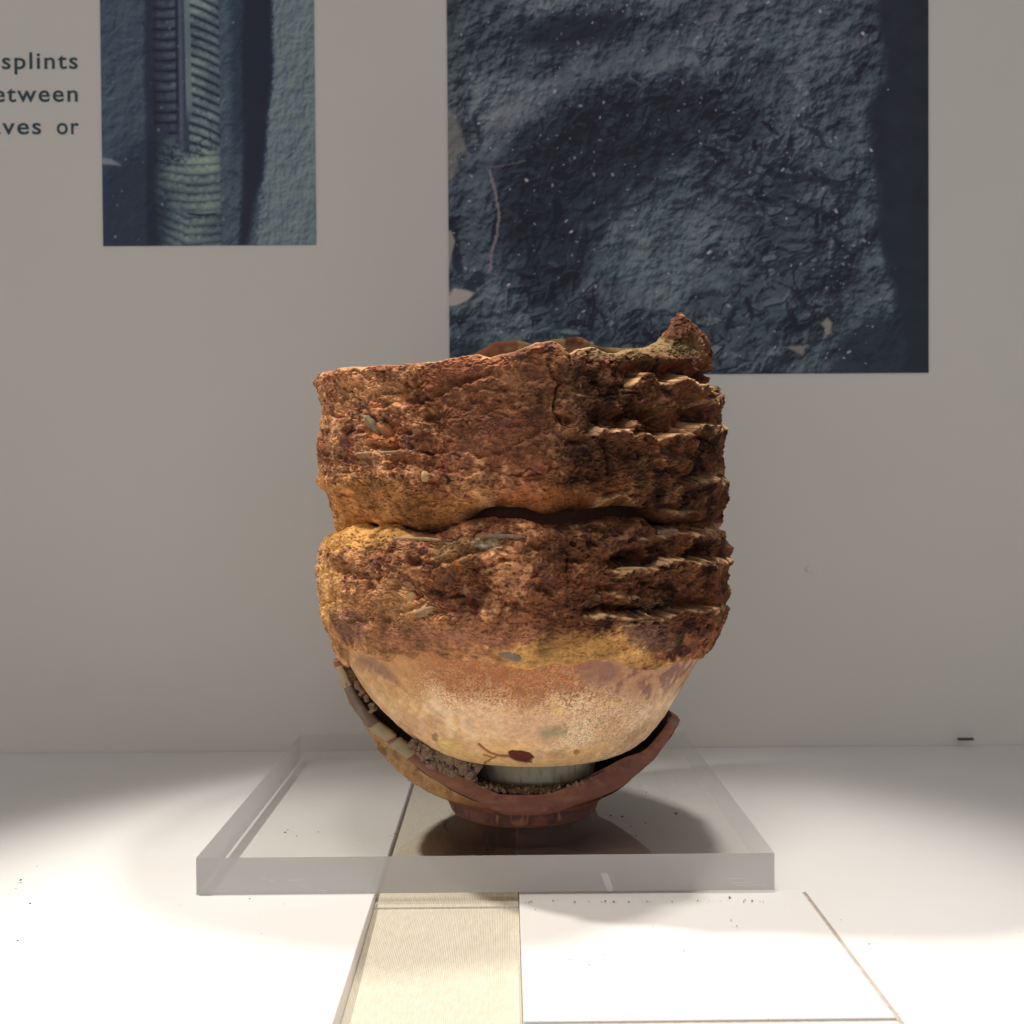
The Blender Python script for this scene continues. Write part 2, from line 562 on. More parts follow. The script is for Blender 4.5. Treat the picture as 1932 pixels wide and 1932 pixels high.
def paint_big():
    X, Y, P = canvas(845, 1752, -160, 706, 1.9)
    r2 = np.random.default_rng(11)
    n3 = fbm(P, 9, 3, 4)
    n1 = fbm(P, 120, 4, 2)
    n2 = fbm(P, 40, 4, 3)
    hgt = 26 * n1 + 12 * n2 + 5.0 * fbm(P, 18, 4, 6) + 1.4 * fbm(P, 5, 2, 7) + (2 + 6 * sm(np.abs(np.hypot((X - 1245) / 265, (Y - 440) / 250) - .95), .5, .1)) * ridged(P + 14 * n2[..., None], 42, 3, 13)
    rad = np.hypot((X - 1245) / 265, (Y - 440) / 250)          # the rounded hollow
    hgt -= 60 * sm(rad, 1.15, .35)
    hgt += 26 * sm(np.abs(rad - 1.15), .30, .05)
    ringy = sm(np.abs(rad - .92), .42, .12)
    lf, tone = leaf_litter(X, Y, r2, 2200, 850, 1700, -150, 700, 5, 26, -.65, .9, .85)
    rough = np.clip(.12 + .9 * ringy + .35 * n1, 0, 1)
    hgt = hgt + lf * rough
    L = shade_print(hgt, 1.9, .62)
    v = .38 + .80 * (L - .50) + .22 * tone * rough + .16 * n1 + .12 * n2

    def area(pts, soft, amt):
        nonlocal v
        v = v + amt * inpoly(X + 10 * n3 + 14 * n2, Y + 10 * n3 - 8 * n2, pts, soft)
    area([(900, 135), (1055, 150), (1010, 215), (975, 245), (945, 285), (925, 292), (890, 240), (880, 190)], 12, .20)
    area([(915, 480), (955, 480), (990, 560), (1040, 600), (1075, 650), (900, 660), (900, 560)], 16, .16)
    area([(1130, 420), (1250, 380), (1330, 420), (1340, 520), (1260, 590), (1170, 540), (1130, 480)], 40, .24)
    area([(1460, 240), (1560, 220), (1570, 310), (1480, 330), (1380, 320), (1400, 280)], 14, .14)
    area([(1340, 60), (1520, 20), (1650, 80), (1640, 130), (1500, 110), (1400, 110)], 24, .10)
    area([(1010, 30), (1090, 8), (1300, 0), (1300, -60), (1000, -60), (960, 20)], 12, .18)
    area([(1350, 640), (1560, 640), (1590, 700), (1340, 705)], 20, .10)
    v *= 1 - .75 * inpoly(X + 16 * n2, Y, [(1065, 25), (1180, 20), (1180, 60), (1070, 90), (990, 85), (1000, 50)], 18)
    v *= 1 - .30 * ringy
    v *= 1 - .45 * inpoly(X + 30 * n2, Y + 30 * n1, [(950, 250), (1120, 180), (1330, 170), (1300, 300), (1150, 400), (1060, 560), (960, 500), (930, 330)], 40)
    edge = inpoly(X + 16 * n1 + 6 * n3, Y, [(1625, -200), (1800, -200), (1800, 800), (1712, 800), (1690, 540), (1655, 440), (1652, 300), (1640, 200), (1665, 150), (1655, 60)], 12)
    v = v * (1 - edge) + (.10 + .05 * n2) * edge
    dk = inpoly(X + 14 * n3, Y + 10 * n2, [(1585, 640), (1650, 600), (1760, 600), (1760, 720), (1560, 720)], 14)
    v = v * (1 - .7 * dk) + .07 * dk
    v *= 1 - .4 * inpoly(X, Y, [(845, 640), (1000, 655), (1000, 720), (845, 720)], 14)
    for pts, wd, amt in (
            ([(1505, 552), (1559, 538), (1600, 500), (1610, 484), (1654, 441)], 4, .8),
            ([(1572, 445), (1590, 470), (1612, 486)], 4, .7), ([(1492, 264), (1480, 300), (1472, 328)], 6, .7),
            ([(1465, 332), (1530, 336), (1590, 350)], 7, .6), ([(1510, 236), (1545, 250), (1556, 275)], 4, .6),
            ([(1500, 385), (1560, 405), (1588, 430)], 5, .6), ([(1500, 550), (1520, 580)], 7, .7),
            ([(1370, 620), (1388, 580)], 5, .8), ([(1410, 565), (1418, 600), (1445, 590)], 5, .8),
            ([(1490, 628), (1545, 605)], 4, .7), ([(1095, 555), (1140, 600)], 4, .6), ([(985, 400), (1000, 480), (1010, 520)], 4, .5),
            ([(850, 420), (862, 500)], 9, .7), ([(870, 560), (900, 520)], 12, .6), ([(895, 215), (905, 260)], 5, .6)):
        d, _ = seg_dist(X + 5 * n3 + 4 * n2, Y + 5 * n3, pts)
        v *= 1 - amt * sm(d + 2 * n3, wd + 2, wd - 2)
    v = np.clip(v, 0, 1.2)
    stops = [(0, srgb(26, 27, 34, 2.3)), (.28, srgb(44, 50, 59, 2.3)), (.55, srgb(72, 80, 86, 2.3)), (.85, srgb(104, 110, 110, 2.3)), (1.2, srgb(138, 138, 136, 2.3))]
    c = np.stack([np.interp(v, [a[0] for a in stops], [a[1][k] for a in stops]) for k in range(3)], -1)
    tint = (fbm(P, 90, 3, 21) + .5 * sm(Y, 500, 0) - .25 * sm(Y, 300, 700))[..., None]
    c = c * (1 + tint * np.array([0.13, -0.03, 0.02]))
    d, _ = seg_dist(X + 4 * n3, Y, [(922, 318), (932, 350), (940, 400), (937, 440), (926, 470), (923, 510)])
    c = mixc(c, srgb(118, 104, 106, 2.3), .8 * sm(d, 3.4, 1.0))
    d, _ = seg_dist(X, Y + 3 * n3, [(925, 312), (955, 308), (990, 300)])
    c = mixc(c, srgb(100, 92, 94, 2.3), .5 * sm(d, 2.6, .6))
    c = mixc(c, c * 0 + srgb(104, 100, 94, 2.3) * (.75 + .5 * L)[..., None], .8 * inpoly(X + 5 * n3, Y, [(840, 200), (862, 215), (875, 260), (886, 290), (866, 285), (856, 330), (840, 340)], 5))
    c = mixc(c, srgb(150, 138, 130, 2.3), .9 * inpoly(X + 3 * n3, Y + 2 * n3, [(840, 556), (855, 541), (876, 543), (893, 550), (878, 565), (858, 573), (840, 573)], 2.5))
    c = mixc(c, srgb(125, 116, 108, 2.3), .8 * inpoly(X + 3 * n3, Y + 2 * n3, [(1560, 600), (1568, 610), (1566, 632), (1552, 640), (1557, 622), (1548, 612)], 3))
    c = mixc(c, srgb(112, 106, 98, 2.3), .8 * inpoly(X + 3 * n3, Y + 2 * n3, [(1480, 655), (1525, 652), (1510, 670), (1495, 662)], 3))
    for k in range(700):
        cx, cy = r2.uniform(850, 1690), r2.uniform(-150, 700)
        if cx > 1650 and k % 5:
            continue
        s = (np.abs(X[0] - cx) < 9)
        t = (np.abs(Y[:, 0] - cy) < 9)
        ix = np.ix_(t, s)
        r = r2.uniform(1.5, 4.2) if k % 7 == 0 else r2.uniform(0.5, 1.7)
        a = r2.uniform(0, 3)
        dx, dy = X[ix] - cx + 1.5 * n3[ix], Y[ix] - cy + 1.5 * n3[ix]
        m = sm(np.hypot(dx * math.cos(a) + dy * math.sin(a), (dy * math.cos(a) - dx * math.sin(a)) * 1.8), r + 1.0, r - 0.8)
        c[ix] = mixc(c[ix], srgb(165, 156, 162, 2.3), m * r2.uniform(0.3, 1.0))
    c = mixc(c, srgb(118, 112, 104, 2.3), inpoly(X, Y, [(835, 430), (850, 432), (857, 452), (851, 474), (846, 500), (835, 510)], 2))
    return X, Y, c * np.array([.94, 1.0, 1.05])


def paint_small():
    X, Y, P = canvas(190.5, 593.5, -160, 463, 1.6)
    r2 = np.random.default_rng(5)
    n1, n2, n3 = fbm(P, 70, 4, 41), fbm(P, (14, 30, 10), 3, 42), fbm(P, 8, 3, 43)
    mud = 10 * n1 + 5 * fbm(P, 22, 4, 44) + 1.6 * n3
    lf, tone = leaf_litter(X, Y, r2, 260, 190, 600, -150, 460, 4, 16, -.9, .8, .35)
    hgt = mud + .6 * lf
    v0 = .30 + .46 * (shade_print(hgt, 1.6, .42) - .5) + .05 * tone
    Xc = X + 2.5 * n3
    # one round ribbed column, x 290..414, with a pipe down its middle at the top
    u = np.clip((Xc - 352) / 64.0, -1, 1)
    inside = sm(np.abs(Xc - 352), 65, 60)
    cylh = np.sqrt(np.maximum(0, 1 - u * u))
    round_ = .34 + .62 * np.clip(.85 * cylh + .30 * u, 0, 1)          # darker to the left flank
    jit = 2.2 * n1 + 1.0 * n3
    yl = Y + .0075 * (332 - X) ** 2 * np.sign(332 - X) * .5 + .16 * (X - 310) + jit
    yr = Y - .30 * (X - 385) - .0025 * (X - 360) ** 2 + jit
    yb = Y - .07 * X + .0018 * (X - 352) ** 2 + 2 * jit
    yd = Y - .60 * np.minimum(X, 350) + .1 * X + 3 * jit

    def rib(yy, per):
        ph = (yy / per) % 1.0
        return np.clip(1.15 - 1.9 * np.abs(ph - .42) ** 1.2, 0, 1) * (1 - .85 * sm(np.abs(ph - .93), .13, .02))
    low = sm(Y + 6 * n2 + 18 * np.sin(X / 21.0) - .25 * (X - 352), 262, 285)
    vcol = np.where(X < 346, rib(yl, 19.5) * .62, rib(yr, 18.5) * .92)
    diag = sm(Y + 5 * n3, 388, 404)
    rb = .45 + .50 * rib(yb, 17.0)
    rd = .35 + .45 * rib(yd, 17.0)
    vcol = vcol * (1 - low) + (rb * (1 - diag) + rd * diag) * low
    vcol = vcol * (.80 + .25 * n3 + .30 * n1)
    v = v0 * (1 - inside) + (vcol * round_ * .95 + .08 * n1) * inside
    pipe = sm(np.abs(X - 345 - 2 * n1), 13, 9) * (1 - low)
    v = v * (1 - pipe) + (.24 + .14 * sm(np.abs(X - 341), 7, 0) + .05 * n3) * pipe
    strip = sm(np.abs(X - 354 - .010 * Y), 7, 4) * sm(Y, 238, 195)
    v = v * (1 - strip) + (.56 + .08 * n1) * strip
    v *= 1 - .7 * sm(np.abs(X - 334), 4, 1) * sm(Y, 265, 215)
    v *= 1 - .65 * sm(np.abs(X - 283 + 5 * n1), 16, 3)
    v *= 1 - .5 * inpoly(X + 12 * n1, Y + 25 * n1, [(160, 330), (300, 250), (300, 480), (160, 480)], 30)
    br = sm(ridged(P + 6 * n3[..., None], 20, 3, 48), .5, .85) * sm(np.abs(Y - 285 + .4 * (X - 350)), 30, 12) * inside
    v = v * (1 - .6 * br)
    # mottled ground right of the dark gap
    g = .56 + .55 * (shade_print(hgt + 4 * ridged(P, (10, 34, 9), 3, 47), 1.6, .5) - .5)
    m = sm(X + 9 * n3 + 5 * n2 + .10 * np.maximum(0, Y - 150), 506, 520)
    v = v * (1 - m) + g * m
    m2 = sm(X, 412, 420) * sm(X, 470, 445)
    v = v * (1 - m2) + (v0 * 1.05) * m2
    gap = inpoly(X + 4 * n3 + 4 * n1, Y, [(462, -170), (514, -170), (514, 130), (505, 220), (494, 330), (478, 390), (462, 470), (446, 470), (455, 370), (458, 250), (456, 150)], 6)
    v = v * (1 - gap) + (.055 + .02 * n1) * gap
    v *= 1 - .4 * sm(np.abs(X - 446 - 4 * n1), 20, 2) * sm(Y, 330, 240)
    d, _ = seg_dist(X, Y + 2 * n3, [(352, 403), (380, 406), (404, 404)])
    v *= 1 - .8 * sm(d, 3, 1)
    v = np.clip(v * 1.08, 0, 1.1)
    stops = [(0, srgb(27, 28, 38, 2.3)), (.25, srgb(46, 55, 68, 2.3)), (.5, srgb(76, 88, 96, 2.3)), (.8, srgb(112, 122, 118, 2.3)), (1.1, srgb(140, 144, 134, 2.3))]
    c = np.stack([np.interp(v, [a[0] for a in stops], [a[1][k] for a in stops]) for k in range(3)], -1)
    grn = inside * np.clip(low + .5 * (X > 350), 0, 1)
    c = c * (1 + grn[..., None] * np.array([.03, .03, -.09]))
    pur = inside * (X < 346) * (1 - low)
    c = c * (1 + pur[..., None] * np.array([.12, -.06, -.02]))
    c = mixc(c, srgb(122, 122, 126, 2.3), .7 * inpoly(X, Y + n3, [(186, 296), (208, 298), (226, 311), (208, 309), (186, 308)], 3))
    for k in range(190):
        cx, cy = r2.uniform(192, 592), r2.uniform(-150, 460)
        if 445 < cx < 512:
            continue
        s = (np.abs(X[0] - cx) < 8)
        t = (np.abs(Y[:, 0] - cy) < 8)
        ix = np.ix_(t, s)
        r = r2.uniform(0.5, 1.9)
        m = sm(np.hypot(X[ix] - cx, (Y[ix] - cy) * .8) + .8 * n3[ix], r + 1.2, r - 0.8)
        c[ix] = mixc(c[ix], srgb(128, 128, 140, 2.3) if k % 2 else srgb(36, 44, 52, 2.3), m * r2.uniform(0.15, 0.7))
    return X, Y, c * np.array([.94, 1.0, 1.05])


place_print("photo_print", *paint_big(), "large dark blue-grey print of leaf litter and soil, cropped behind the brown kiln stack")
place_print("photo_print", *paint_small(), "narrow blue-grey print of a ribbed column, left of the brown kiln stack")

# ------------------------------------------------------------------ wall lettering
wt = empty("wall_lettering", at_y(70, 180, Y_WALL))
meta(wt, "three lines of dark teal lettering at the upper left wall edge", "lettering")
PXW = Y_WALL / 2064.0
for s, xr, yb, wd in (("splints", 147, 129.5, 141), ("between", 147, 191.5, 183), ("leaves", 78, 253, 137), ("or", 149, 253, 41)):
    cu = bpy.data.curves.new("printed_word", 'FONT')
    cu.body = s
    cu.size = 1.0
    cu.offset = 0.012
    cu.space_character = 1.14
    tmp = bpy.data.objects.new("tmp", cu)
    sc.collection.objects.link(tmp)
    bpy.context.view_layer.update()
    me = bpy.data.meshes.new_from_object(tmp.evaluated_get(bpy.context.evaluated_depsgraph_get()))
    bpy.data.objects.remove(tmp)
    co = np.empty(len(me.vertices) * 3)
    me.vertices.foreach_get("co", co)
    co = co.reshape(-1, 3)
    ux0, ux1 = co[:, 0].min(), co[:, 0].max()
    k = wd * PXW / (ux1 - ux0)
    kz = 32.5 * PXW / 0.74      # ascender height of the photograph
    R_ = at_y(xr, yb, Y_WALL)
    out = np.stack([(co[:, 0] - ux1) * k + R_[0], np.full(len(co), Y_WALL - 0.0003), co[:, 1] * kz + R_[2]], -1) - np.array(wt.location)
    me.vertices.foreach_set("co", out.ravel().astype(np.float32))
    me.materials.append(M_letter)
    me.update()
    o = bpy.data.objects.new("printed_word", me)
    o.parent = wt
    sc.collection.objects.link(o)

# ------------------------------------------------------------------ acrylic plate
T_PL = 0.0200
pc = at_z(369, 1620, T_PL)
pd = at_z(1467, 1617, T_PL)
XP0, XP1 = float(pc[0]), float(pd[0])
YP0 = Y_PLATE
YP1 = float(at_z(800, 1385, T_PL)[1])
plate = empty("acrylic_plate", ((XP0 + XP1) / 2, (YP0 + YP1) / 2, 0.0015))
meta(plate, "thick clear acrylic slab with edges painted reflection grey under the kiln stack", "slab")
Z0P = 0.0014
OP = tuple(plate.location)
ZT = T_PL
c8 = [(XP0, YP0), (XP1, YP0), (XP1, YP1), (XP0, YP1)]


def quad(name, pts, m, parent, o0):
    V = np.array(pts) - np.array(o0)
    return raw_mesh(name, V, [(0, 1, 2, 3)], m, parent, smooth=False)


quad("top_face", [(*c8[0], ZT), (*c8[1], ZT), (*c8[2], ZT), (*c8[3], ZT)], M_clear, plate, OP)
quad("bottom_face", [(*c8[0], Z0P), (*c8[1], Z0P), (*c8[2], Z0P), (*c8[3], Z0P)], under_mat(), plate, OP)
for a in range(4):
    b = (a + 1) % 4
    quad("edge_face", [(*c8[a], Z0P), (*c8[b], Z0P), (*c8[b], ZT), (*c8[a], ZT)], (M_edge_front, M_edge_clear, M_edge_clear, M_edge)[a], plate, OP)
# scratches on the front edge
V, F = [], []
r3 = np.random.default_rng(3)
def scratch(x0, z0, x1, z1, wv=0.00018, y=YP0 - 0.0001):
    i = len(V)
    V.extend([(x0, y, z0), (x1, y, z1), (x1, y, z1 + wv * .4), (x0, y, z0 + wv)])
    F.append((i, i + 1, i + 2, i + 3))
def onfront(px, py):
    q = at_y(px, py, YP0)
    return float(q[0]), float(q[2])
for (x0, y0, x1, y1) in ((495, 1656, 505, 1660), (507, 1661, 522, 1660), (545, 1661, 577, 1660), (566, 1671, 583, 1678), (511, 1664, 517, 1663),
                         (602, 1680, 618, 1681), (608, 1684, 616, 1684), (1105, 1688, 1125, 1686), (1380, 1666, 1425, 1664), (1390, 1671, 1450, 1668),
                         (1438, 1672, 1446, 1671), (1375, 1658, 1410, 1657), (1443, 1676, 1452, 1675), (690, 1682, 720, 1680)):
    a, b = onfront(x0, y0), onfront(x1, y1)
    scratch(a[0], a[1], b[0], b[1])
V2 = np.array(V) - np.array(OP)
o = raw_mesh("scratches", V2, F, M_scratch, plate, smooth=False)
o["kind"] = "stuff"
a, b = onfront(1141, 1647), onfront(1151, 1683)
hw = 0.0022
o = raw_mesh("scuff_mark", np.array([(a[0] - hw, YP0 - .00012, a[1]), (a[0] + hw * .7, YP0 - .00012, a[1]), (b[0] + hw * .9, YP0 - .00012, b[1] + .001), (b[0] - hw * .2, YP0 - .00012, b[1]), (b[0] - hw, YP0 - .00012, b[1] + .002)]) - np.array(OP),
             [(0, 4, 3, 2, 1)], M_scuff, plate, smooth=False)

# ------------------------------------------------------------------ the kiln stack
CX, CY = 0.0095, 0.629
ORG = (CX, CY, T_PL)
pot = empty("kiln_stack", ORG)
meta(pot, "rust brown fused stack of rough saggars over a cream bowl in a broken bowl", "kiln waster")


def thetas(n_front, n_back, lim=math.radians(112)):
    a = np.linspace(-lim, lim, n_front)
    b = np.linspace(lim, 2 * PI - lim, n_back + 2)[1:-1]
    return np.concatenate([a, b])


def interp(x, pts):
    p = np.array(pts, float)
    return np.interp(x, p[:, 0], p[:, 1])


def sinterp(x, pts, k=3):
    """smooth interpolation"""
    p = np.array(pts, float)
    xs = np.linspace(p[0, 0], p[-1, 0], 800)
    ys = np.interp(xs, p[:, 0], p[:, 1])
    w_ = np.ones(2 * k * 3 + 1)
    w_ /= w_.sum()
    pad = len(w_) // 2
    ys = np.convolve(np.pad(ys, pad, mode='edge'), w_, mode='valid')
    return np.interp(x, xs, ys)


def cyl(th, z, R, cx=None):
    cx = CX if cx is None else cx
    return np.stack(np.broadcast_arrays(cx + R * np.sin(th), CY - R * np.cos(th), z), -1)


def wrapang(t):
    return (t + PI) % (2 * PI) - PI


TOP_PX = [(590, 712), (602, 704), (615, 701), (640, 696), (700, 692), (750, 690), (800, 685), (850, 677), (900, 670), (925, 674), (960, 668),
          (985, 661), (1011, 649), (1044, 645), (1060, 650), (1078, 668), (1100, 657), (1130, 654), (1150, 662), (1171, 667), (1200, 659), (1229, 657),
          (1255, 650), (1270, 642), (1283, 618), (1297, 597), (1306, 589), (1313, 600), (1330, 603), (1340, 630), (1350, 660)]
LEDGE_PX = [(590, 1030), (607, 1019), (630, 1000), (651, 990), (668, 992), (685, 1002), (706, 991), (728, 994), (759, 1007), (802, 1011), (833, 1003), (865, 989), (897, 981),
            (926, 982), (988, 984), (1033, 998), (1065, 994), (1100, 990), (1167, 979), (1229, 981), (1250, 998), (1300, 990), (1350, 985), (1370, 980)]
BOT_PX = [(605, 1262), (640, 1258), (655, 1240), (668, 1218), (690, 1232), (712, 1240), (736, 1250), (750, 1240), (759, 1232), (775, 1236), (787, 1242), (802, 1229), (823, 1226), (846, 1240),
          (876, 1244), (905, 1246), (939, 1252), (988, 1262), (1005, 1262), (1033, 1252), (1082, 1254), (1109, 1243), (1153, 1243), (1180, 1255), (1191, 1261), (1231, 1264), (1265, 1254), (1318, 1243), (1345, 1225)]

R_UP = [(.176, .101), (.183, .1035), (.189, .1055), (.196, .1085), (.203, .1125), (.209, .1155), (.218, .1150), (.235, .1155), (.245, .1140), (.255, .1150), (.264, .1160), (.272, .1150), (.30, .113)]
R_LO = [(.095, .096), (.100, .0985), (.106, .1015), (.112, .1053), (.118, .1087), (.125, .1117), (.133, .1145), (.145, .1150), (.152, .1155), (.165, .1160), (.172, .1150), (.178, .1130), (.184, .110), (.20, .108)]

# ---- features shared by the two rough layers, in photograph coordinates (1932 wide)
POCKETS = [  # x, y, rx, ry, depth mm
    (1162, 793, 30, 18, 5), (1230, 800, 40, 36, 9), (1180, 705, 34, 26, 3.5), (1262, 703, 30, 22, 5), (1330, 700, 18, 40, 3), (1305, 775, 26, 26, 5), (1340, 860, 20, 36, 4),
    (1315, 945, 60, 40, 4), (1190, 1053, 40, 20, 10), (1315, 1040, 28, 17, 8), (1240, 1035, 26, 14, 4), (1026, 1113, 17, 17, 5),
    (1180, 1147, 76, 9, 6), (1300, 1133, 36, 14, 5), (1338, 1182, 15, 12, 5), (1247, 1148, 14, 12, 3),
    (770, 745, 30, 24, 3.5), (725, 815, 30, 22, 4.5), (706, 843, 14, 8, 4), (806, 856, 14, 6, 3.5), (820, 790, 20, 14, 3), (648, 745, 12, 26, 2.5), (645, 790, 10, 30, 2.5),
    (651, 1072, 22, 22, 5), (680, 1090, 12, 12, 3), (717, 1092, 12, 9, 3.5), (781, 1061, 14, 9, 3), (791, 1128, 10, 6, 4), (862, 1128, 16, 8, 5), (885, 1139, 26, 14, 5),
    (968, 1142, 14, 9, 4), (952, 1060, 12, 9, 3), (918, 1112, 18, 12, 2.5), (1078, 830, 12, 16, 3), (1010, 900, 18, 12, 2), (905, 860, 16, 5, 2.5), (990, 898, 26, 5, 2.5),
    (870, 720, 30, 14, 2.5), (1075, 1075, 20, 12, 3), (1110, 1040, 14, 18, 3), (1000, 1040, 22, 10, 2), (1140, 1110, 30, 14, 2.5), (1230, 1105, 40, 16, 2.5)]
LEDGES = [  # polyline, recess mm, recess height px, proud mm
    ([(1185, 735), (1191, 719), (1205, 704), (1218, 700), (1245, 727), (1270, 722), (1283, 711), (1300, 728), (1330, 735), (1352, 730)], 4.5, 30, 4.5),
    ([(1105, 818), (1125, 814), (1144, 812), (1170, 814), (1183, 800), (1189, 787), (1196, 812), (1211, 817), (1231, 827), (1245, 821), (1275, 817), (1289, 808), (1300, 799), (1327, 808), (1345, 800), (1362, 806)], 6, 40, 5),
    ([(1300, 908), (1325, 905), (1345, 902), (1365, 905)], 4, 26, 4),
    ([(1236, 1012), (1262, 1006), (1290, 1003), (1330, 1000), (1372, 1003)], 4, 16, 2.5),
    ([(1150, 1078), (1185, 1076), (1222, 1075), (1245, 1056), (1268, 1050), (1300, 1058), (1325, 1060), (1348, 1055), (1374, 1058)], 5, 24, 4.0),
    ([(1095, 1160), (1150, 1160), (1200, 1158), (1240, 1162), (1275, 1150), (1300, 1146), (1340, 1150), (1374, 1144)], 5, 16, 3.5),
    ([(815, 1080), (830, 1070), (860, 1062), (880, 1052), (905, 1047), (935, 1037), (955, 1030)], 3.5, 26, 1.8),
    ([(598, 903), (620, 900), (640, 898), (662, 896)], 1.6, 10, 1.2),
    ([(760, 1155), (790, 1150), (815, 1156), (860, 1160), (890, 1158), (930, 1148), (960, 1150), (1000, 1156)], 2.0, 12, 1.4),
    ([(700, 760), (735, 765), (790, 768), (830, 750), (860, 735), (890, 725), (930, 712)], 2.2, 18, 1.6),
    ([(600, 790), (622, 786), (640, 792)], 1.6, 16, 1.0),
]
CRACKS = [([(1028, 680), (1038, 700), (1048, 722), (1050, 745), (1046, 780), (1060, 800), (1072, 815)], 2.6, 4), ([(1114, 664), (1111, 675), (1112, 692)], 3.5, 5),
          ([(1075, 668), (1078, 690)], 3.0, 4), ([(1124, 758), (1128, 790), (1132, 830), (1136, 870), (1143, 907)], 3.6, 5), ([(660, 790), (662, 830), (661, 905)], 2.2, 3),
          ([(655, 735), (668, 744), (674, 760), (672, 785)], 2.4, 3), ([(975, 895), (1000, 885), (1030, 900)], 1.8, 3), ([(1070, 1035), (1075, 1060), (1070, 1080)], 2.5, 5),
          ([(900, 1000), (905, 1020)], 2, 4), ([(1225, 735), (1222, 780)], 2.5, 4), ([(1290, 735), (1296, 780), (1290, 800)], 2.5, 5), ([(1325, 640), (1332, 700), (1338, 760)], 3.0, 5),
          ([(1330, 820), (1336, 880), (1345, 940)], 2.6, 5)]


r5 = np.random.default_rng(77)
for _ in range(95):
    cx, cy = r5.uniform(605, 1365), r5.uniform(690, 1175)
    k_ = 1 + 1.0 * (cx > 1050)
    POCKETS.append((cx, cy, r5.uniform(7, 24), r5.uniform(5, 13), r5.uniform(1.0, 2.6) * k_))
for _ in range(64):
    cx, cy, L_, sl = r5.uniform(590, 1340), r5.uniform(700, 1185), r5.uniform(26, 90), r5.normal(-.08, .22)
    k_ = 1 + .8 * (cx > 1050)
    a_ = r5.normal(0, 4)
    LEDGES.append(([(cx, cy), (cx + L_ / 3, cy + sl * L_ / 3 + a_), (cx + 2 * L_ / 3, cy + sl * L_ * 2 / 3 + a_), (cx + L_, cy + sl * L_)], r5.uniform(.7, 1.8) * k_ * (.6 if cx > 1040 else 1), r5.uniform(7, 20), r5.uniform(.5, 1.5) * k_ * (.7 if cx > 1040 else 1)))
LEDGE_LIGHT = {}


